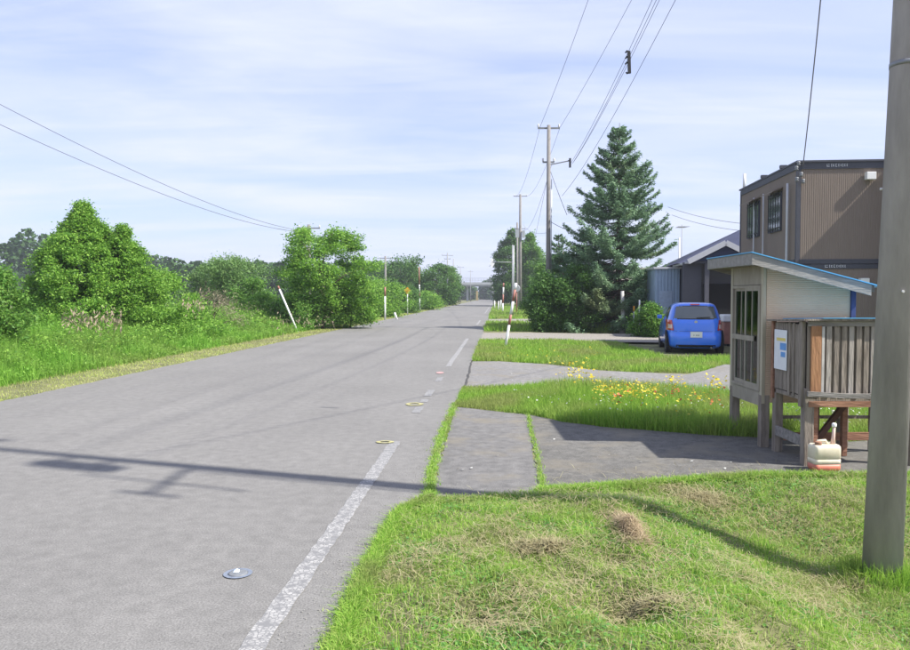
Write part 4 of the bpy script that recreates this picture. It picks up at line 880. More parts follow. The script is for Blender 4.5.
# marker pipe with concrete foot, and small post
DM = 32.5; B = gp(639.5, DM); r_ = empty('marker_pipe', B, 0, label='white marker pipe on a concrete block foot left of the blue car', cat='marker')
MB().tube([(0, 0, .1), (0, 0, hgt(300, DM)-B[2])], 0.035, 8).build('pipe', M['white'], r_)
MB().lathe([(0.15, 0), (0.13, 0.18), (0.07, 0.24)], 8).build('concrete_foot', M['white'], r_)
B = gp(634, 33.5); r_ = empty('marker_post', B, 0, label='thin grey post with a yellow tip left of the white marker pipe', cat='post')
z1 = hgt(306, 33.5)-B[2]; MB().tube([(0, 0, 0), (0, 0, z1*.8)], 0.035, 8).build('post', M['galv'], r_); MB().tube([(0, 0, z1*.8), (0, 0, z1)], 0.036, 8).build('yellow_tip', M['yellow'], r_)

# ------------------------------------------------------------------ cream shed
def planks_wall(n): pass
SX0, SX1, SY0, SY1 = 3.25, 4.17, 8.02, 8.94
ZF, = (0.53,); ZT = 1.90
shed = empty('small_shed', ((SX0+SX1)/2, (SY0+SY1)/2, 0), 0, label='small cream clad shed on wooden posts with sliding glass doors facing the road', cat='shed')
ox, oy = (SX0+SX1)/2, (SY0+SY1)/2
lx0, lx1, ly0, ly1 = SX0-ox, SX1-ox, SY0-oy, SY1-oy
def ztop(x): return 1.945-(x-lx0)*0.262
for (x, y) in ((lx0+.04, ly0+.04), (lx0+.04, ly1-.04), (lx1-.04, ly0+.04), (lx1-.04, ly1-.04)):
    MB().box(x-.045, x+.045, y-.045, y+.045, -0.05, ZF+.02).build('leg', M['wood'], shed, 0.004)
# siding: fine horizontal ribs on three walls
def ribbed(p0, p1, zt0, zt1, zb, out_):
    """corrugated panel from p0 to p1 (xy), bottom zb, tops zt0/zt1, pushed to the outside out_"""
    n = int((max(zt0, zt1)-zb)/0.0165); s = MB(); o_ = Vector((out_[0], out_[1], 0)); rows = []
    for i in range(n+1):
        z = zb+(max(zt0, zt1)-zb)*i/n; prm = []
        for (p, zt_) in ((p0, zt0), (p1, zt1)):
            pass
        for k in range(3):
            zz_ = z+k*0.0055; dd = (0.0, 0.005, 0.004)[k]
            rows.append((zz_, dd))
    vs = []; fs = []
    m = 12
    for (z, dd) in rows:
        for j in range(m+1):
            t = j/m; zl = zt0+(zt1-zt0)*t; vs.append(Vector((p0[0]+(p1[0]-p0[0])*t, p0[1]+(p1[1]-p0[1])*t, min(z, zl)))+o_*dd)
    for i in range(len(rows)-1):
        for j in range(m): fs.append((i*(m+1)+j, i*(m+1)+j+1, (i+1)*(m+1)+j+1, (i+1)*(m+1)+j))
    s.add(vs, fs); return s
s = ribbed((lx0+.035, ly0), (lx1-.02, ly0), ztop(lx0+.035)-.02, ztop(lx1)-.02, ZF-.06, (0, -1))
s.box(lx0+.035, lx1-.02, ly0+.006, ly0+.03, ZF, ztop(lx1)-.05)
s.build('side_wall', M['cream'], shed)
s = ribbed((lx1-.02, ly1), (lx0+.035, ly1), ztop(lx1)-.02, ztop(lx0+.035)-.02, ZF-.06, (0, 1)); s.box(lx0+.035, lx1-.02, ly1-.03, ly1-.006, ZF, ztop(lx1)-.05); s.build('side_wall', M['cream'], shed)
MB().box(lx1-.03, lx1, ly0+.002, ly1-.002, ZF-.05, ztop(lx1)-.02).build('rear_wall', M['cream'], shed)
MB().box(lx0+.03, lx1-.03, ly0+.03, ly1-.03, ZF, ZF+.03).build('floor', M['wood'], shed)
MB().box(lx1+.001, lx1+.05, ly0-.02, ly0+.03, ZF-.06, ztop(lx1)).build('corner_trim', mat('blue_trim', (0.035, 0.055, 0.16), 0.6), shed)
MB().box(lx0-.004, lx0+.03, ly0-.006, ly0+.05, ZF-.07, ztop(lx0)-.01).build('corner_trim', M['creamtrim'], shed)
MB().box(lx0-.004, lx0+.03, ly1-.05, ly1+.006, ZF-.16, ztop(lx0)-.01).build('corner_trim', M['creamtrim'], shed)
MB().box(lx0+.002, lx0+.026, ly0+.052, ly1-.052, 1.72, ztop(lx0)-.012).build('header_board', M['beigewood'], shed)
MB().box(lx0-.002, lx0+.024, ly0+.052, ly1-.052, ZF-.10, ZF+.05).build('sill_board', M['beigewood'], shed)
zd0, zd1 = ZF+.055, 1.715
fr = MB(); fr.box(lx0-.012, lx0+.028, ly0+.052, ly1-.052, zd1-.03, zd1).box(lx0-.012, lx0+.028, ly0+.052, ly1-.052, zd0, zd0+.03)
fr.box(lx0-.012, lx0+.028, ly0+.052, ly0+.08, zd0+.03, zd1-.03).box(lx0-.012, lx0+.028, ly1-.08, ly1-.052, zd0+.03, zd1-.03).build('door_frame', M['beigewood'], shed)
ymid = 0
def door(y0, y1, xo):
    s = MB(); ww = .032
    s.box(xo, xo+.018, y0, y0+ww, zd0+.03, zd1-.03).box(xo, xo+.018, y1-ww, y1, zd0+.03, zd1-.03)
    s.box(xo, xo+.018, y0+ww, y1-ww, zd1-.06, zd1-.03).box(xo, xo+.018, y0+ww, y1-ww, zd0+.03, zd0+.07)
    s.box(xo+.002, xo+.016, (y0+y1)/2-.008, (y0+y1)/2+.008, zd0+.07, zd1-.06)
    d = s.build('sliding_door', M['beigewood'], shed)
    MB().box(xo+.007, xo+.011, y0+ww-.002, y1-ww+.002, zd0+.068, zd1-.058).build('glass_pane', M['glass'], d)
    return d
door(ly0+.081, ymid+.02, lx0-.010); d2_ = door(ymid-.012, ly1-.081, lx0+.010)
MB().box(lx0-.024, lx0-.0105, ly0+.2, ly1-.10, 1.11, 1.165).build('door_bar', M['beigewood'], shed)
# things inside: shelf boards (seen dimly)
MB().box(lx0+.2, lx1-.05, ly0+.05, ly1-.05, 1.10, 1.12).build('shelf', M['wood'], shed)
# curtain-ish greenish backing board
MB().box(lx0+.24, lx0+.25, ly0+.06, ly1-.06, ZF+.03, 1.5).build('inner_board', mat('dull_green_board', (0.05, 0.085, 0.075), 0.8), shed)
# roof
rx0, rx1 = 3.045-ox, 4.33-ox; ry0, ry1 = 7.80-oy, 9.17-oy
def zr(x): return 2.04-(x-rx0)*0.262
def slab(x0, x1, y0, y1, up0, up1):
    return [(x0, y0, zr(x0)+up0), (x1, y0, zr(x1)+up0), (x1, y1, zr(x1)+up0), (x0, y1, zr(x0)+up0), (x0, y0, zr(x0)+up1), (x1, y0, zr(x1)+up1), (x1, y1, zr(x1)+up1), (x0, y1, zr(x0)+up1)]
BF = [(0, 3, 2, 1), (4, 5, 6, 7), (0, 1, 5, 4), (1, 2, 6, 5), (2, 3, 7, 6), (3, 0, 4, 7)]
rf_ = MB().add(slab(rx0+.02, rx1-.02, ry0+.02, ry1-.02, -.065, -.004), BF).build('roof', M['wood'], shed)
s = MB()
s.add(slab(rx0, rx1-.06, ry0, ry0+.018, -.115, -.002), BF).add(slab(rx0, rx1-.06, ry1-.018, ry1, -.115, -.002), BF).add(slab(rx0-.004, rx0+.016, ry0-.002, ry1+.002, -.12, -.003), BF)
s.build('fascia_board', mat('grey_fascia', (0.26, 0.25, 0.23), 0.85, 0.25, 3, 0.4, 12, stretch=(1, 6, 6)), rf_)
MB().add(slab(rx0-.015, rx1+.06, ry0-.015, ry1+.015, 0.0, .010), BF).build('roof_sheet', M['blueroof'], rf_)

# ------------------------------------------------------------------ slatted wooden box on legs
bx = empty('slatted_box', (3.30, 7.13, 0), 0, label='weathered wooden slatted box on legs with a poster on its door', cat='wooden box')
BW, BD, Z0, Z1 = 1.08, 0.74, 0.63, 1.37
for (x, y, m_, w_) in ((.04, .04, 'wood', .045), (.04, BD-.04, 'wood', .04), (BW-.04, .04, 'wood', .04), (BW-.04, BD-.04, 'wood', .04)):
    MB().box(x-w_, x+w_, y-w_, y+w_, -.05, Z0+.1).build('leg', M[m_], bx, .004)
MB().box(.086, .135, .02, .05, .0, Z0+.08).build('leg_facing', M['redwood'], bx)
# slats on the near wall
for k in range(13):
    x = .19+k*.069; j = random.uniform(-.006, .006)
    MB().box(x+j, x+.047+j, -.012+random.uniform(-.004, .004), .008, Z0+.03, Z1-.05).build('slat', M['woodlight' if k % 3 == 0 else 'wood'], bx, .003)
    
MB().box(.012, .17, .0005, .012, Z0+.035, Z1-.05).box(.155, BW, .011, .02, Z0+.035, Z1-.06).build('backing_board', M['wood'], bx)
MB().box(.04, .135, -.024, .0, Z0+.06, Z1-.05).build('corner_board', M['orange'], bx, .003)
MB().box(.14, .165, -.02, .0, Z0+.06, Z1-.05).build('corner_strip', mat('pale_strip', (0.45, 0.43, 0.40), 0.8, 0.2, 5), bx)
rl = [(x, -.045-.03*math.sin(math.pi*x/BW), Z0+.055-.018*math.sin(math.pi*x/BW)) for x in np.linspace(0.0, BW, 9)]
s = MB()
for a, b_ in zip(rl[:-1], rl[1:]): s.bar(a, (b_[0]+.002, b_[1], b_[2]), .03, .045)
s.build('bottom_rail', M['woodx'], bx)
MB().box(.01, BW, -.02, .0, Z1-.055, Z1-.005).build('top_rail', M['woodx'], bx)
MB().box(0, BW, .0, BD, Z0-.02, Z0+.02).build('floor', M['wood'], bx)
MB().box(.03, BW, -.012, .025, Z0-.075, Z0-.022).build('floor_beam', M['redwood'], bx)
# door face towards the road: planks, frame and poster
for k in range(6):
    y = .10+k*.098; MB().box(-.004+random.uniform(-.003, .003), .012, y, y+.092, Z0+.03, Z1-.04).build('door_plank', M['wood'], bx)
MB().box(-.02, .012, BD-.05, BD, Z0-.08, Z1-.01).build('door_post', M['redwood'], bx)
MB().box(-.026, .012, .03, .095, Z0-.08, Z1-.01).build('door_post', M['wood'], bx)
MB().box(-.014, -.0045, .31, .355, Z0+.0, Z1-.03).box(-.014, -.0045, .22, .25, Z0, Z1-.03).build('door_batten', M['wood'], bx)
po = MB().box(-.021, -.0155, .37, .66, .86, 1.26).build('poster', M['poster'], bx)
MB().box(-.0235, -.0212, .38, .52, 1.06, 1.13).build('picture', M['postblue'], po)
MB().box(-.0235, -.0212, .40, .60, 1.15, 1.18).build('headline', M['postyel'], po)
MB().box(-.0235, -.0212, .40, .50, .99, 1.04).build('headline', M['postblue'], po)
MB().box(BW-.012, BW, .0, BD, Z0, Z1-.04).build('end_wall', M['wood'], bx); MB().box(0.0, BW, BD-.012, BD, Z0, Z1-.04).build('back_wall', M['wood'], bx)
MB().add([(-.05, -.06, Z1+.0), (BW+.06, -.06, Z1+.0), (BW+.06, BD+.05, Z1-.03), (-.05, BD+.05, Z1-.03), (-.05, -.06, Z1+.018), (BW+.06, -.06, Z1+.018), (BW+.06, BD+.05, Z1-.012), (-.05, BD+.05, Z1-.012)], BF).build('roof_board', M['wood'], bx)
MB().add([(.12, -.075, Z1+.020), (BW+.08, -.075, Z1+.020), (BW+.08, BD+.06, Z1-.010), (.12, BD+.06, Z1-.010), (.12, -.075, Z1+.028), (BW+.08, -.075, Z1+.028), (BW+.08, BD+.06, Z1-.002), (.12, BD+.06, Z1-.002)], BF).build('roof_sheet', M['blueroof'], bx)
# low boards and braces between the legs
MB().box(.0, .02, .08, BD-.08, .17, .27).build('side_stretcher', M['woodx'], bx)
MB().box(.08, BW-.08, .62, .65, .12, .20).build('rear_stretcher', M['redwood'], bx)
MB().box(.08, BW-.08, BD-.03, BD, .33, .36).build('rear_stretcher', M['wood'], bx)
MB().box(.27, .33, .40, .46, -.05, Z0-.02).build('middle_leg', M['brownwood'], bx)
MB().bar((.31, .39, .18), (.62, .39, Z0-.04), .05).build('brace', M['brownwood'], bx); MB().bar((.60, .45, 0), (.60, .45, Z0-.03), .05).build('brace', M['redwood'], bx)

# ------------------------------------------------------------------ jerrycan
jx, jy = G(827, 471)
jc = empty('plastic_canister', (jx, jy+.06, 0), R(4), label='cream plastic canister stained red at the base, standing by the slatted box', cat='canister')
def rrect(w_, d_, r_, z, n=5):
    o_ = []
    for cx_, cy_, a0 in ((w_-r_, d_-r_, 0), (-w_+r_, d_-r_, 90), (-w_+r_, -d_+r_, 180), (w_-r_, -d_+r_, 270)):
        for k in range(n): a = R(a0+90*k/(n-1)); o_.append((cx_+r_*math.cos(a), cy_+r_*math.sin(a), z))
    return o_
def loft(rings):
    s = MB(); vs = [p for r_ in rings for p in r_]; m = len(rings[0]); fs = []
    for i in range(len(rings)-1):
        for k in range(m): fs.append((i*m+k, i*m+(k+1) % m, (i+1)*m+(k+1) % m, (i+1)*m+k))
    s.add(vs, fs, True); s.f += [tuple(reversed(range(m))), tuple((len(rings)-1)*m+k for k in range(m))]; s.sm += [False, False]; return s
cann = mat('cream_plastic', (0.66, 0.58, 0.42), 0.45, 0.08, 9, col2=(0.72, 0.66, 0.52)); canr = mat('red_stained_plastic', (0.52, 0.16, 0.10), 0.5, 0.15, 9)
loft([rrect(.115, .07, .03, .0), rrect(.125, .08, .03, .015), rrect(.125, .08, .03, .062)]).build('stained_base', canr, jc)
loft([rrect(.125, .08, .03, .062), rrect(.126, .081, .03, .104), rrect(.123, .078, .03, .107), rrect(.123, .078, .03, .113), rrect(.126, .081, .03, .116), rrect(.126, .081, .03, .20), rrect(.124, .079, .03, .222), rrect(.112, .068, .03, .238)]).build('body', cann, jc)
MB().tube([(-.07, 0, .235), (-.065, 0, .268), (.01, 0, .272), (.03, 0, .238)], .012, 8).build('handle', cann, jc)
MB().lathe([(.03, .235), (.03, .262), (.026, .266)], 14, Matrix.Translation((-.075, -.03, 0))).build('cap', M['redwood'], jc)
MB().tube([(.08, 0, .235), (.085, 0, .30), (.09, 0, .40)], [.022, .016, .014], 10).build('pump_tube', mat('pale_pink_tube', (0.55, 0.40, 0.34), 0.5), jc)
MB().lathe([(.018, .395), (.021, .40), (.021, .425), (.012, .432)], 12, Matrix.Translation((.091, 0, 0))).build('pump_cap', M['white'], jc)

# ------------------------------------------------------------------ blue hatchback
gcar = -0.085
car = empty('parked_car', (X(696.5, 21.9), 21.9, gcar), R(-11), label='blue hatchback parked on the grass with its rear to the road', cat='car')
#        z     halfw  y_rear  y_front  exponent
LV = [(0.17, 0.74, 0.10, 3.60, 5), (0.24, 0.80, 0.02, 3.68, 5), (0.36, 0.825, -0.015, 3.72, 4.6), (0.50, 0.83, -0.02, 3.73, 4.4), (0.56, 0.83, 0.0, 3.72, 4.4), (0.60, 0.83, 0.05, 3.70, 4.4), (0.72, 0.83, 0.05, 3.62, 4.2), (0.84, 0.825, 0.06, 3.42, 4), (0.90, 0.815, 0.075, 3.15, 4), (0.945, 0.80, 0.10, 2.75, 4),
      (1.00, 0.775, 0.14, 2.58, 4.2), (1.12, 0.735, 0.20, 2.36, 4.4), (1.26, 0.685, 0.28, 2.06, 4.4), (1.38, 0.635, 0.36, 1.78, 4), (1.44, 0.59, 0.42, 1.60, 3.6), (1.475, 0.50, 0.52, 1.45, 3.2), (1.49, 0.33, 0.70, 1.30, 2.8), (1.495, 0.05, 0.95, 1.05, 2.4)]
def lvl(z):
    for a, b_ in zip(LV[:-1], LV[1:]):
        if a[0] <= z <= b_[0]:
            t = (z-a[0])/(b_[0]-a[0]); return [a[i]+(b_[i]-a[i])*t for i in range(5)]
    return list(LV[-1])
def carring(z, n=56):
    _, hw, y0, y1, e = lvl(z); o_ = []
    for k in range(n):
        a = 2*math.pi*k/n; c, s_ = math.cos(a), math.sin(a)
        o_.append((hw*math.copysign(abs(c)**(2/e), c), (y0+y1)/2+(y1-y0)/2*math.copysign(abs(s_)**(2/e), s_), z))
    return o_
zs = sorted(set([l[0] for l in LV]+[0.3, 0.43, 0.66, 0.78, 1.06, 1.19, 1.32, 1.41, 1.46]))
loft([carring(z) for z in zs]).build('body', M['bluecar'], car)
def rear_y(x, z):
    _, hw, y0, y1, e = lvl(z); q_ = min(.9999, abs(x)/hw); return (y0+y1)/2-(y1-y0)/2*(1-q_**e)**(1/e)
def side_x(y, z):
    _, hw, y0, y1, e = lvl(z); q_ = min(.9999, abs(y-(y0+y1)/2)/((y1-y0)/2)); return hw*(1-q_**e)**(1/e)
def rear_patch(name, m, z0, z1, xa_, xb_, off=0.008, n=10, mm=8, parent=None):
    vs = []; fs = []
    for i in range(mm+1):
        z = z0+(z1-z0)*i/mm; t = i/mm; a, b_ = xa_(t), xb_(t)
        for j in range(n+1): x = a+(b_-a)*j/n; vs.append((x, rear_y(x, z)-off, z+off*.3))
    for i in range(mm):
        for j in range(n): fs.append((i*(n+1)+j, i*(n+1)+j+1, (i+1)*(n+1)+j+1, (i+1)*(n+1)+j))
    return MB().add(vs, fs, True).build(name, m, parent or car)
def side_patch(name, m, sgn, z0, z1, ya, yb, off=0.006, parent=None):
    vs = []; fs = []; n = 12; mm = 5
    for i in range(mm+1):
        z = z0+(z1-z0)*i/mm; t = i/mm; a, b_ = ya(t), yb(t)
        for j in range(n+1): y = a+(b_-a)*j/n; vs.append((sgn*(side_x(y, z)+off), y, z))
    for i in range(mm):
        for j in range(n): 
            q4 = (i*(n+1)+j, i*(n+1)+j+1, (i+1)*(n+1)+j+1, (i+1)*(n+1)+j); fs.append(q4 if sgn > 0 else q4[::-1])
    return MB().add(vs, fs, True).build(name, m, parent or car)
rear_patch('rear_window', M['carglass'], 1.03, 1.38, lambda t: -.60+.08*t, lambda t: .60-.08*t)
rear_patch('window_seal', M['black'], 1.005, 1.40, lambda t: -.63+.09*t, lambda t: .63-.09*t, 0.004)
rear_patch('high_brake_lamp', M['lamp'], 1.415, 1.45, lambda t: -.13, lambda t: .13, 0.02)
for sg in (-1, 1):
    a_, b_ = (lambda t, sg=sg: min(sg*.795, sg*(.61+.05*t))), (lambda t, sg=sg: max(sg*.795, sg*(.61+.05*t)))
    L_ = rear_patch('tail_lamp', M['lamp'], .68, .98, a_, b_, 0.014)
    rear_patch('clear_lens', M['lampclear'], .73, .85, lambda t, sg=sg: min(sg*.75, sg*.65), lambda t, sg=sg: max(sg*.75, sg*.65), 0.02, parent=L_)
    side_patch('side_window', M['carglass'], sg, 1.0, 1.36, lambda t: 2.28-.48*t, lambda t: .62+.12*t)
    side_patch('pillar', M['bluecar'], sg, .99, 1.37, lambda t: 1.33, lambda t: 1.25, 0.012)
    s = MB(); s.lathe([(.36, -.02), (.36, .012)], 24, Matrix.Translation((sg*.80, .62, .32)) @ Matrix.Rotation(R(90*sg), 4, 'Y')); s.lathe([(.36, -.02), (.36, .012)], 24, Matrix.Translation((sg*.80, 3.05, .32)) @ Matrix.Rotation(R(90*sg), 4, 'Y')); s.build('wheel_arch', M['dark'], car)  # near-black discs paint the shade of wheel openings that are not cut
    MB().box(min(sg*.80, sg*.95), max(sg*.80, sg*.95), 2.15, 2.25, .97, 1.09).build('wing_mirror', M['bluecar'], car, .02)
    side_patch('headlight', M['lampclear'], sg, .68, .84, lambda t: 3.05, lambda t: 3.4, 0.012)
    side_patch('door_handle', M['bluecar'], sg, .86, .89, lambda t: 1.45, lambda t: 1.62, 0.03)
    for yy in (.62, 3.05):
        Mx = Matrix.Translation((sg*.715, yy, .30)) @ Matrix.Rotation(R(90*sg), 4, 'Y')
        wh = empty('wheel', (0, 0, 0)); wh.parent = car
        MB().lathe([(.20, -.09), (.285, -.085), (.30, -.05), (.30, .05), (.285, .085), (.20, .09)], 28, Mx).build('tyre', M['rubber'], wh)
        MB().lathe([(.05, .06), (.19, .075), (.20, .092), (.185, .098), (.03, .085)], 20, Mx).build('rim', M['rim'], wh)
pl = MB().box(-.165, .165, -.045, -.032, .49, .655).build('number_plate', M['plate'], car)
def txt(s_, size, loc, m, parent, name='lettering', rot=(R(90), 0, 0), ext=0.001, sx=1):
    c = bpy.data.curves.new(name, 'FONT'); c.body = s_; c.size = size; c.extrude = ext; c.align_x = 'CENTER'; c.align_y = 'CENTER'
    tmp = bpy.data.objects.new(name, c); COL.objects.link(tmp); dg = bpy.context.evaluated_depsgraph_get(); dg.update()
    me = bpy.data.meshes.new_from_object(tmp.evaluated_get(dg)); bpy.data.objects.remove(tmp)
    me.materials.clear(); me.materials.append(m); o_ = bpy.data.objects.new(name, me); COL.objects.link(o_); o_.location = loc; o_.rotation_euler = rot; o_.scale = (sx, 1, 1); o_.parent = parent; return o_
txt('11-22'.replace('11-22', '• •••'), .10, (0, -.048, .55), M['ink'], pl, 'plate_characters')
rear_patch('bumper_grille', M['black'], .20, .27, lambda t: -.55, lambda t: .55, .006)
MB().bar((0.02, rear_y(0, 1.06)-.03, 1.05), (.40, rear_y(.3, 1.10)-.04, 1.075), .02).build('rear_wiper', M['black'], car)
MB().lathe([(.045, 0), (.045, .01)], 16, Matrix.Translation((0, rear_y(0, .93)-.004, .93)) @ Matrix.Rotation(R(90), 4, 'X')).build('badge', M['rim'], car)
rear_patch('tailgate_seam', M['black'], .655, .662, lambda t: -.70, lambda t: .70, .004, mm=1)
rear_patch('bumper_shadow_line', M['black'], .585, .59, lambda t: -.81, lambda t: .81, .004, mm=1) if False else None
MB().tube([(.42, .12, .2), (.42, -.03, .19)], .025, 10).build('exhaust', M['dgalv'], car)
s = MB().box(-.62, .62, .45, 1.2, .95, .97).build('parcel_shelf', M['black'], car) if False else None
# red box with white lid beyond the car
b_ = W(735, 333, 25.5); sb = empty('storage_bin', (b_.x, b_.y, -.08), R(-8), label='red bin with a white lid half hidden between the blue car and the shed', cat='bin')
MB().box(-.42, .42, -.3, .3, .08, .82).build('body', M['red'], sb, .02); MB().box(-.46, .46, -.34, .34, .82, 1.06).build('lid', M['white'], sb, .04)
MB().box(-.3, .3, -.25, .25, 0, .08).build('base', M['black'], sb)

# ------------------------------------------------------------------ two storey brown unit building
D_ = 20.8; UX = X(795, D_)
ub = empty('unit_building', (UX, D_, -0.06), R(-5.5), label='two storey brown clad container building behind the shed', cat='building')
UW, UL, ZB = 2.42, 5.6, 0.0
zt2 = hgt(163, D_)+.06; zm = hgt(259.5, D_)+.06
def corr_x(x0, x1, y, z0, z1, pitch=.055, dep=.005, sgn=-1):
    n = int((x1-x0)/pitch); vs = []; fs = []; pr = [(0, 0), (.25, 0), (.35, 1), (.85, 1), (.95, 0)]
    for i in range(n):
        for f, q_ in pr: vs.append((x0+(i+f)*pitch, q_))
    vs.append((x1, 0)); o_ = []
    for x, q_ in vs: o_ += [(x, y+sgn*dep*q_, z0), (x, y+sgn*dep*q_, z1)]
    for i in range(len(vs)-1): fs.append((2*i, 2*i+2, 2*i+3, 2*i+1))
    return o_, fs
for (za0, za1, fl) in ((0.15, zm-.26, 'lower'), (zm, zt2-.20, 'upper')):
    o_, fs = corr_x(.10, UW-.10, 0.02, za0, za1); MB().add(o_, fs).box(.1, UW-.1, .03, .06, za0, za1).build('end_wall', M['brown'], ub)
    o_, fs = corr_x(.10, UL-.10, 0, za0, za1); MB().add([(0.02-(y_)*1.0-0.0, x_, z_) if False else (0.02+y_, x_, z_) for (x_, y_, z_) in o_], [f[::-1] for f in fs]).box(.03, .06, .1, UL-.1, za0, za1).build('long_wall', M['brown'], ub)
    MB().box(UW-.06, UW-.03, .1, UL-.1, za0, za1).box(.1, UW-.1, UL-.06, UL-.03, za0, za1).build('rear_wall', M['brown'], ub)
for (x, y) in ((0, 0), (UW-.10, 0), (0, UL-.10), (UW-.10, UL-.10)):
    MB().box(x, x+.10, y, y+.10, 0, zt2-.05).build('corner_post', M['frame'], ub)
for (z0, z1, nm) in ((0, .15, 'base_beam'), (zm-.26, zm-.14, 'floor_beam'), (zm-.125, zm, 'floor_beam'), (zt2-.2, zt2-.02, 'roof_beam')):
    s = MB(); s.box(.10, UW-.10, -.012, .08, z0, z1).box(.10, UW-.10, UL-.08, UL+.012, z0, z1).box(-.012, .08, .10, UL-.10, z0, z1).box(UW-.08, UW+.012, .10, UL-.10, z0, z1)
    s.build(nm, M['frame'], ub)
MB().box(-.03, UW+.03, -.05, UL+.05, zt2-.02, zt2+.03).build('roof', M['frame'], ub)
s = MB()
for y in (1.2, 3.0): s.box(-.06, .12, y, y+.12, zt2+.03, zt2+.12)
s.build('roof_lug', M['frame'], ub)
# white lettering on the beams: unreadable in the photograph, kept as the same row of small marks
for z_ in (zt2-.11, zm-.19):
    s = MB(); xx0 = .76
    for k, (w_, h_) in enumerate(((.10, .07), (.03, .08), (.05, .06), (.06, .08), (.04, .07), (.03, .05), (.035, .08), (.05, .06), (.03, .07))):
        s.box(xx0, xx0+w_*.75, -.016, -.0125, z_-h_/2, z_-h_/2+.018); s.box(xx0, xx0+.015, -.0165, -.0127, z_-h_/2+.02, z_+h_/2); s.box(xx0+w_*.35, xx0+w_*.7, -.016, -.0125, z_+h_/2-.015, z_+h_/2)
        xx0 += w_+.015
    s.build('beam_lettering', M['greywhite'], ub)
for (x, z, w_, h_) in ((1.86, zt2-.42, .24, .20), (1.42+.33, zm-.62, .23, .2)):
    MB().box(x-w_/2, x+w_/2, -.17, -.0, z-h_/2, z+h_/2).build('vent_hood', M['white'], ub, .01)
# upper windows on the long wall with hoods
for (y0, y1) in ((1.25, 2.35), (3.35, 4.55)):
    z0, z1 = zt2-1.75, zt2-.62
    wf = MB().box(-.03, .02, y0, y1, z0, z1).build('window', M['frame'], ub)
    MB().box(-.036, -.031, y0+.05, y1-.05, z0+.05, z1-.05).build('glass_pane', M['carglass'], wf)
    s = MB()
    for k in range(5): s.bar((-.07, y0+.1+k*(y1-y0-.2)/4, z0), (-.07, y0+.1+k*(y1-y0-.2)/4, z1), .02)
    s.bar((-.07, y0, z0+.1), (-.07, y1, z0+.1), .02).bar((-.07, y0, z1-.1), (-.07, y1, z1-.1), .02).build('window_bars', M['black'], wf)
    MB().add([(0, y0-.06, z1+.12), (0, y1+.06, z1+.12), (-.28, y1+.06, z1+.0), (-.28, y0-.06, z1+.0), (0, y0-.06, z1+.09), (0, y1+.06, z1+.09), (-.28, y1+.06, z1-.03), (-.28, y0-.06, z1-.03)], BF).build('window_hood', M['brown'], wf)
# pipes down the long wall
for (y, r_, wob) in ((.55, .035, .0), (2.75, .022, .03), (3.75, .025, .06)):
    MB().tube([(-.07, y+wob*math.sin(k), .1+k*(zt2-.6)/6) for k in range(7)], r_, 8).build('downpipe', M['greywhite'], ub)
# insulator cluster on the front corner
s = MB()
for (dx, dy, dz) in ((-.06, -.1, -.25), (.06, -.12, -.42), (.0, -.08, -.12), (.12, -.1, -.6), (-.05, -.12, -.55)):
    s.lathe([(.03, 0), (.06, .03), (.03, .06), (.06, .09), (.03, .12)], 8, Matrix.Translation((dx, dy, zt2+dz)))
s.build('service_insulator', M['dgalv'], ub)
# roof antenna
ax = MB().tube([(0.1, UL-.1, zt2+.03), (0.1, UL-.1, zt2+.55)], .05, 8).build('antenna', M['white'], ub)
ub2 = ub.copy(); COL.objects.link(ub2); cr_, sr_ = math.cos(R(-5.5)), math.sin(R(-5.5))
ub2.location = (ub.location.x+2.56*cr_+1.15*sr_, ub.location.y+2.56*sr_-1.15*cr_, -0.06); ub2['label'] = 'second brown two storey unit standing forward at the right, almost wholly behind the concrete pole'
for ch in ub.children:
    if ch.name.split('.')[0] in ('end_wall', 'long_wall', 'rear_wall', 'corner_post', 'base_beam', 'floor_beam', 'roof_beam', 'roof'):
        c = ch.copy(); COL.objects.link(c); c.parent = ub2
for o_ in (ub, ub2): o_['group'] = 'brown container units'
# service drop
pa = W(803, 166, 20.5); wire(nearpt(-0.45, 7.3), pa, 0.25, (0.007, 0.013), 'dark service wire dropping to the corner of the brown building', group='overhead wires', name='service_wire')

# ------------------------------------------------------------------ grey house
DH = 31.0
gh = empty('grey_house', (X(716.5, DH), DH, -.1), R(-8), label='dark grey house with a slate blue roof and a small white edged gable porch', cat='house')
ze = hgt(263, DH)+.1; zg = hgt(246.5, DH)+.1
MB().box(-1.15, 9, 0.3, 7.5, 0, ze+.0).build('wall', M['greyhouse'], gh)
# main roof: gable with ridge running away to the right
zr_ = hgt(224, DH+3)+.15
rf2 = MB().add([(-1.6, -.1, ze-.02), (9.4, -.1, ze-.02), (9.4, 7.9, ze-.02), (-1.6, 7.9, ze-.02), (2.3, 3.9, zr_), (9.4, 3.9, zr_)], [(0, 1, 5, 4), (2, 3, 4, 5), (3, 0, 4), (1, 2, 5), (3, 2, 1, 0)]).build('roof', M['bluroof'], gh)
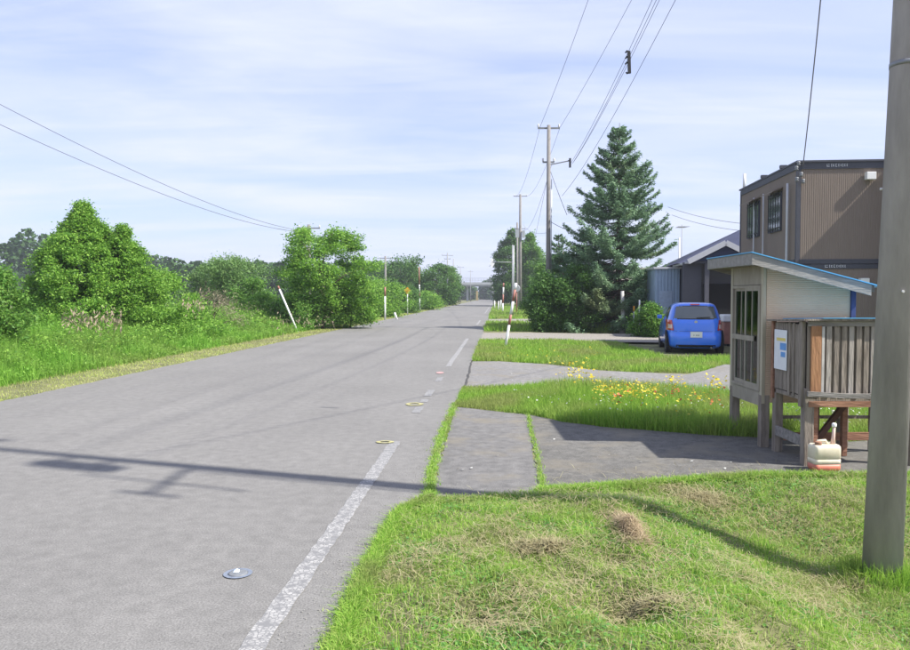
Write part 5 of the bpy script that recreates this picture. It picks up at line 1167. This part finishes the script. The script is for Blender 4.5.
# porch gable
hw = 1.36; s = MB()
s.add([(-hw, -1.6, ze), (hw, -1.6, ze), (0, -1.6, zg+.02), (-hw, 2.0, ze), (hw, 2.0, ze), (0, 2.0, zg+.02)], [(0, 1, 2), (0, 2, 5, 3), (1, 4, 5, 2), (3, 5, 4), (0, 3, 4, 1)]).build('porch_roof', M['bluroof'], gh)
MB().bar((-hw-.04, -1.65, ze-.02), (0, -1.65, zg+.03), .06, .20).bar((0, -1.65, zg+.03), (hw+.04, -1.65, ze-.02), .06, .20).bar((-hw-.04, -1.63, ze-.05), (-hw-.04, 2.0, ze-.05), .16, .07).build('bargeboard', M['greywhite'], gh)
MB().add([(-1.12, -1.55, ze-.08), (1.12, -1.55, ze-.08), (1.12, -1.55, ze+.05), (0, -1.55, zg-.18), (-1.12, -1.55, ze+.05)], [(0, 1, 2, 3, 4)]).build('gable_panel', M['greyhouse'], gh)
MB().box(-1.55, -.85, -1.3, -1.2, 0, ze-.03).build('porch_wall', M['greyhouse'], gh)
for x in (-.66,): MB().box(x-.08, x+.08, -1.5, -1.34, 0, ze-.02).build('porch_post', mat('grey_post', (0.10, 0.10, 0.12), 0.6), gh)
MB().box(1.2, 1.36, -1.5, -1.34, 0, ze-.02).build('porch_post', M['greyhouse'], gh)
dd_ = MB().box(-.5, 1.0, .24, .31, 0, 2.2).build('door', M['dark'], gh); MB().box(.75, .8, .2, .24, .95, 1.1).build('handle', M['galv'], dd_)  # near-black panel paints the shaded opening under the porch
MB().box(2.2, 4.2, .24, .31, 1.0, 2.1).build('window', M['carglass'], gh)
# light blue shed
DL = 33.0; lb_ = empty('blue_outbuilding', (X(667, DL), DL, -.08), R(-6), label='light blue outbuilding between the spruce and the grey house', cat='outbuilding')
zo = hgt(269, DL)+.08; o_, fs = corr_x(-.52, .52, 0, 0, zo, .14, .015); MB().add(o_, fs).box(-.52, .52, .01, 2.4, 0, zo).build('wall', M['ltblue'], lb_)
MB().box(-.6, .6, -.15, 2.55, zo, zo+.08).build('roof', M['greywhite'], lb_)
MB().box(-.35, .2, -.035, -.021, 0, 1.9).build('door', mat('pale_blue_door', (0.36, 0.45, 0.56), 0.6), lb_)
# brown old shed behind the spruce
DO = 40.0; os_ = empty('old_shed', (X(637, DO), DO, -.06), R(-6), label='dull brown old shed seen through the lower spruce branches', cat='shed')
zo = hgt(280, DO)+.06; MB().box(-1.3, 1.3, 0, 3, 0, zo).build('wall', mat('old_brown_boards', (0.17, 0.14, 0.13), 0.8, 0.25, 3, stretch=(6, 6, .5)), os_)
MB().add([(-1.5, -.2, zo), (1.5, -.2, zo), (1.5, 3.2, zo), (-1.5, 3.2, zo), (-1.5, 1.5, zo+.7), (1.5, 1.5, zo+.7)], [(0, 1, 5, 4), (2, 3, 4, 5), (3, 0, 4), (1, 2, 5), (0, 3, 2, 1)]).build('roof', mat('rusty_roof', (0.22, 0.19, 0.18), 0.7, 0.2), os_)
MB().box(-.9, -.2, -.03, -.003, 0, 1.9).build('door', M['dark'], os_)
# pale birch like trunk post at the spruce
B = gp(622.5, 34.2); tt = empty('white_stump_post', B, 0, label='pale peeling bare trunk standing in front of the spruce foot', cat='trunk'); MB().tube([(0, 0, -.1), (.03, 0, .7), (-.02, 0, hgt(291, 34.2)-B[2])], [.11, .09, .08], 9).build('trunk', mat('pale_bark', (0.42, 0.42, 0.40), 0.8, 0.35, 8), tt)
# tv antenna mast
B = gp(681, 45); ta = empty('antenna_mast', B, 0, label='thin television antenna mast above the roofs left of the grey house', cat='antenna')
za2 = hgt(225, 45)-B[2]; MB().tube([(0, 0, 0), (0, 0, za2)], .022, 6).build('mast', M['slim'], ta)
s = MB()
for k in range(5): s.bar((-.35+.02*k, -.4+.2*k, za2-.15), (.35-.02*k, -.4+.2*k, za2-.15), .02)
s.bar((0, -.5, za2-.15), (0, .5, za2-.15), .02).build('aerial', M['slim'], ta)
B = gp(678.5, 44); MBp = MB().tube([(0, 0, 0), (0, 0, hgt(238, 44)-B[2])], .05, 6).build('white_pipe', M['white']); MBp.location = B; tag(MBp, 'short white standpipe rising beside the antenna mast', 'pipe')

# ------------------------------------------------------------------ summer haze
hz = MB().box(-720, 720, -320, 860, -3, 22).build('haze', bpy.data.materials.new('haze')); tag(hz, 'pale summer haze in the air', 'haze', kind='stuff')
hm = hz.data.materials[0]; hm.use_nodes = True; ht = hm.node_tree; ht.nodes.remove(ht.nodes['Principled BSDF'])
pv = N(ht, 'ShaderNodeVolumePrincipled'); pv.inputs['Color'].default_value = (0.86, 0.91, 1.0, 1); pv.inputs['Density'].default_value = 0.0006; pv.inputs['Anisotropy'].default_value = 0.2
ht.links.new(pv.outputs[0], ht.nodes['Material Output'].inputs['Volume'])
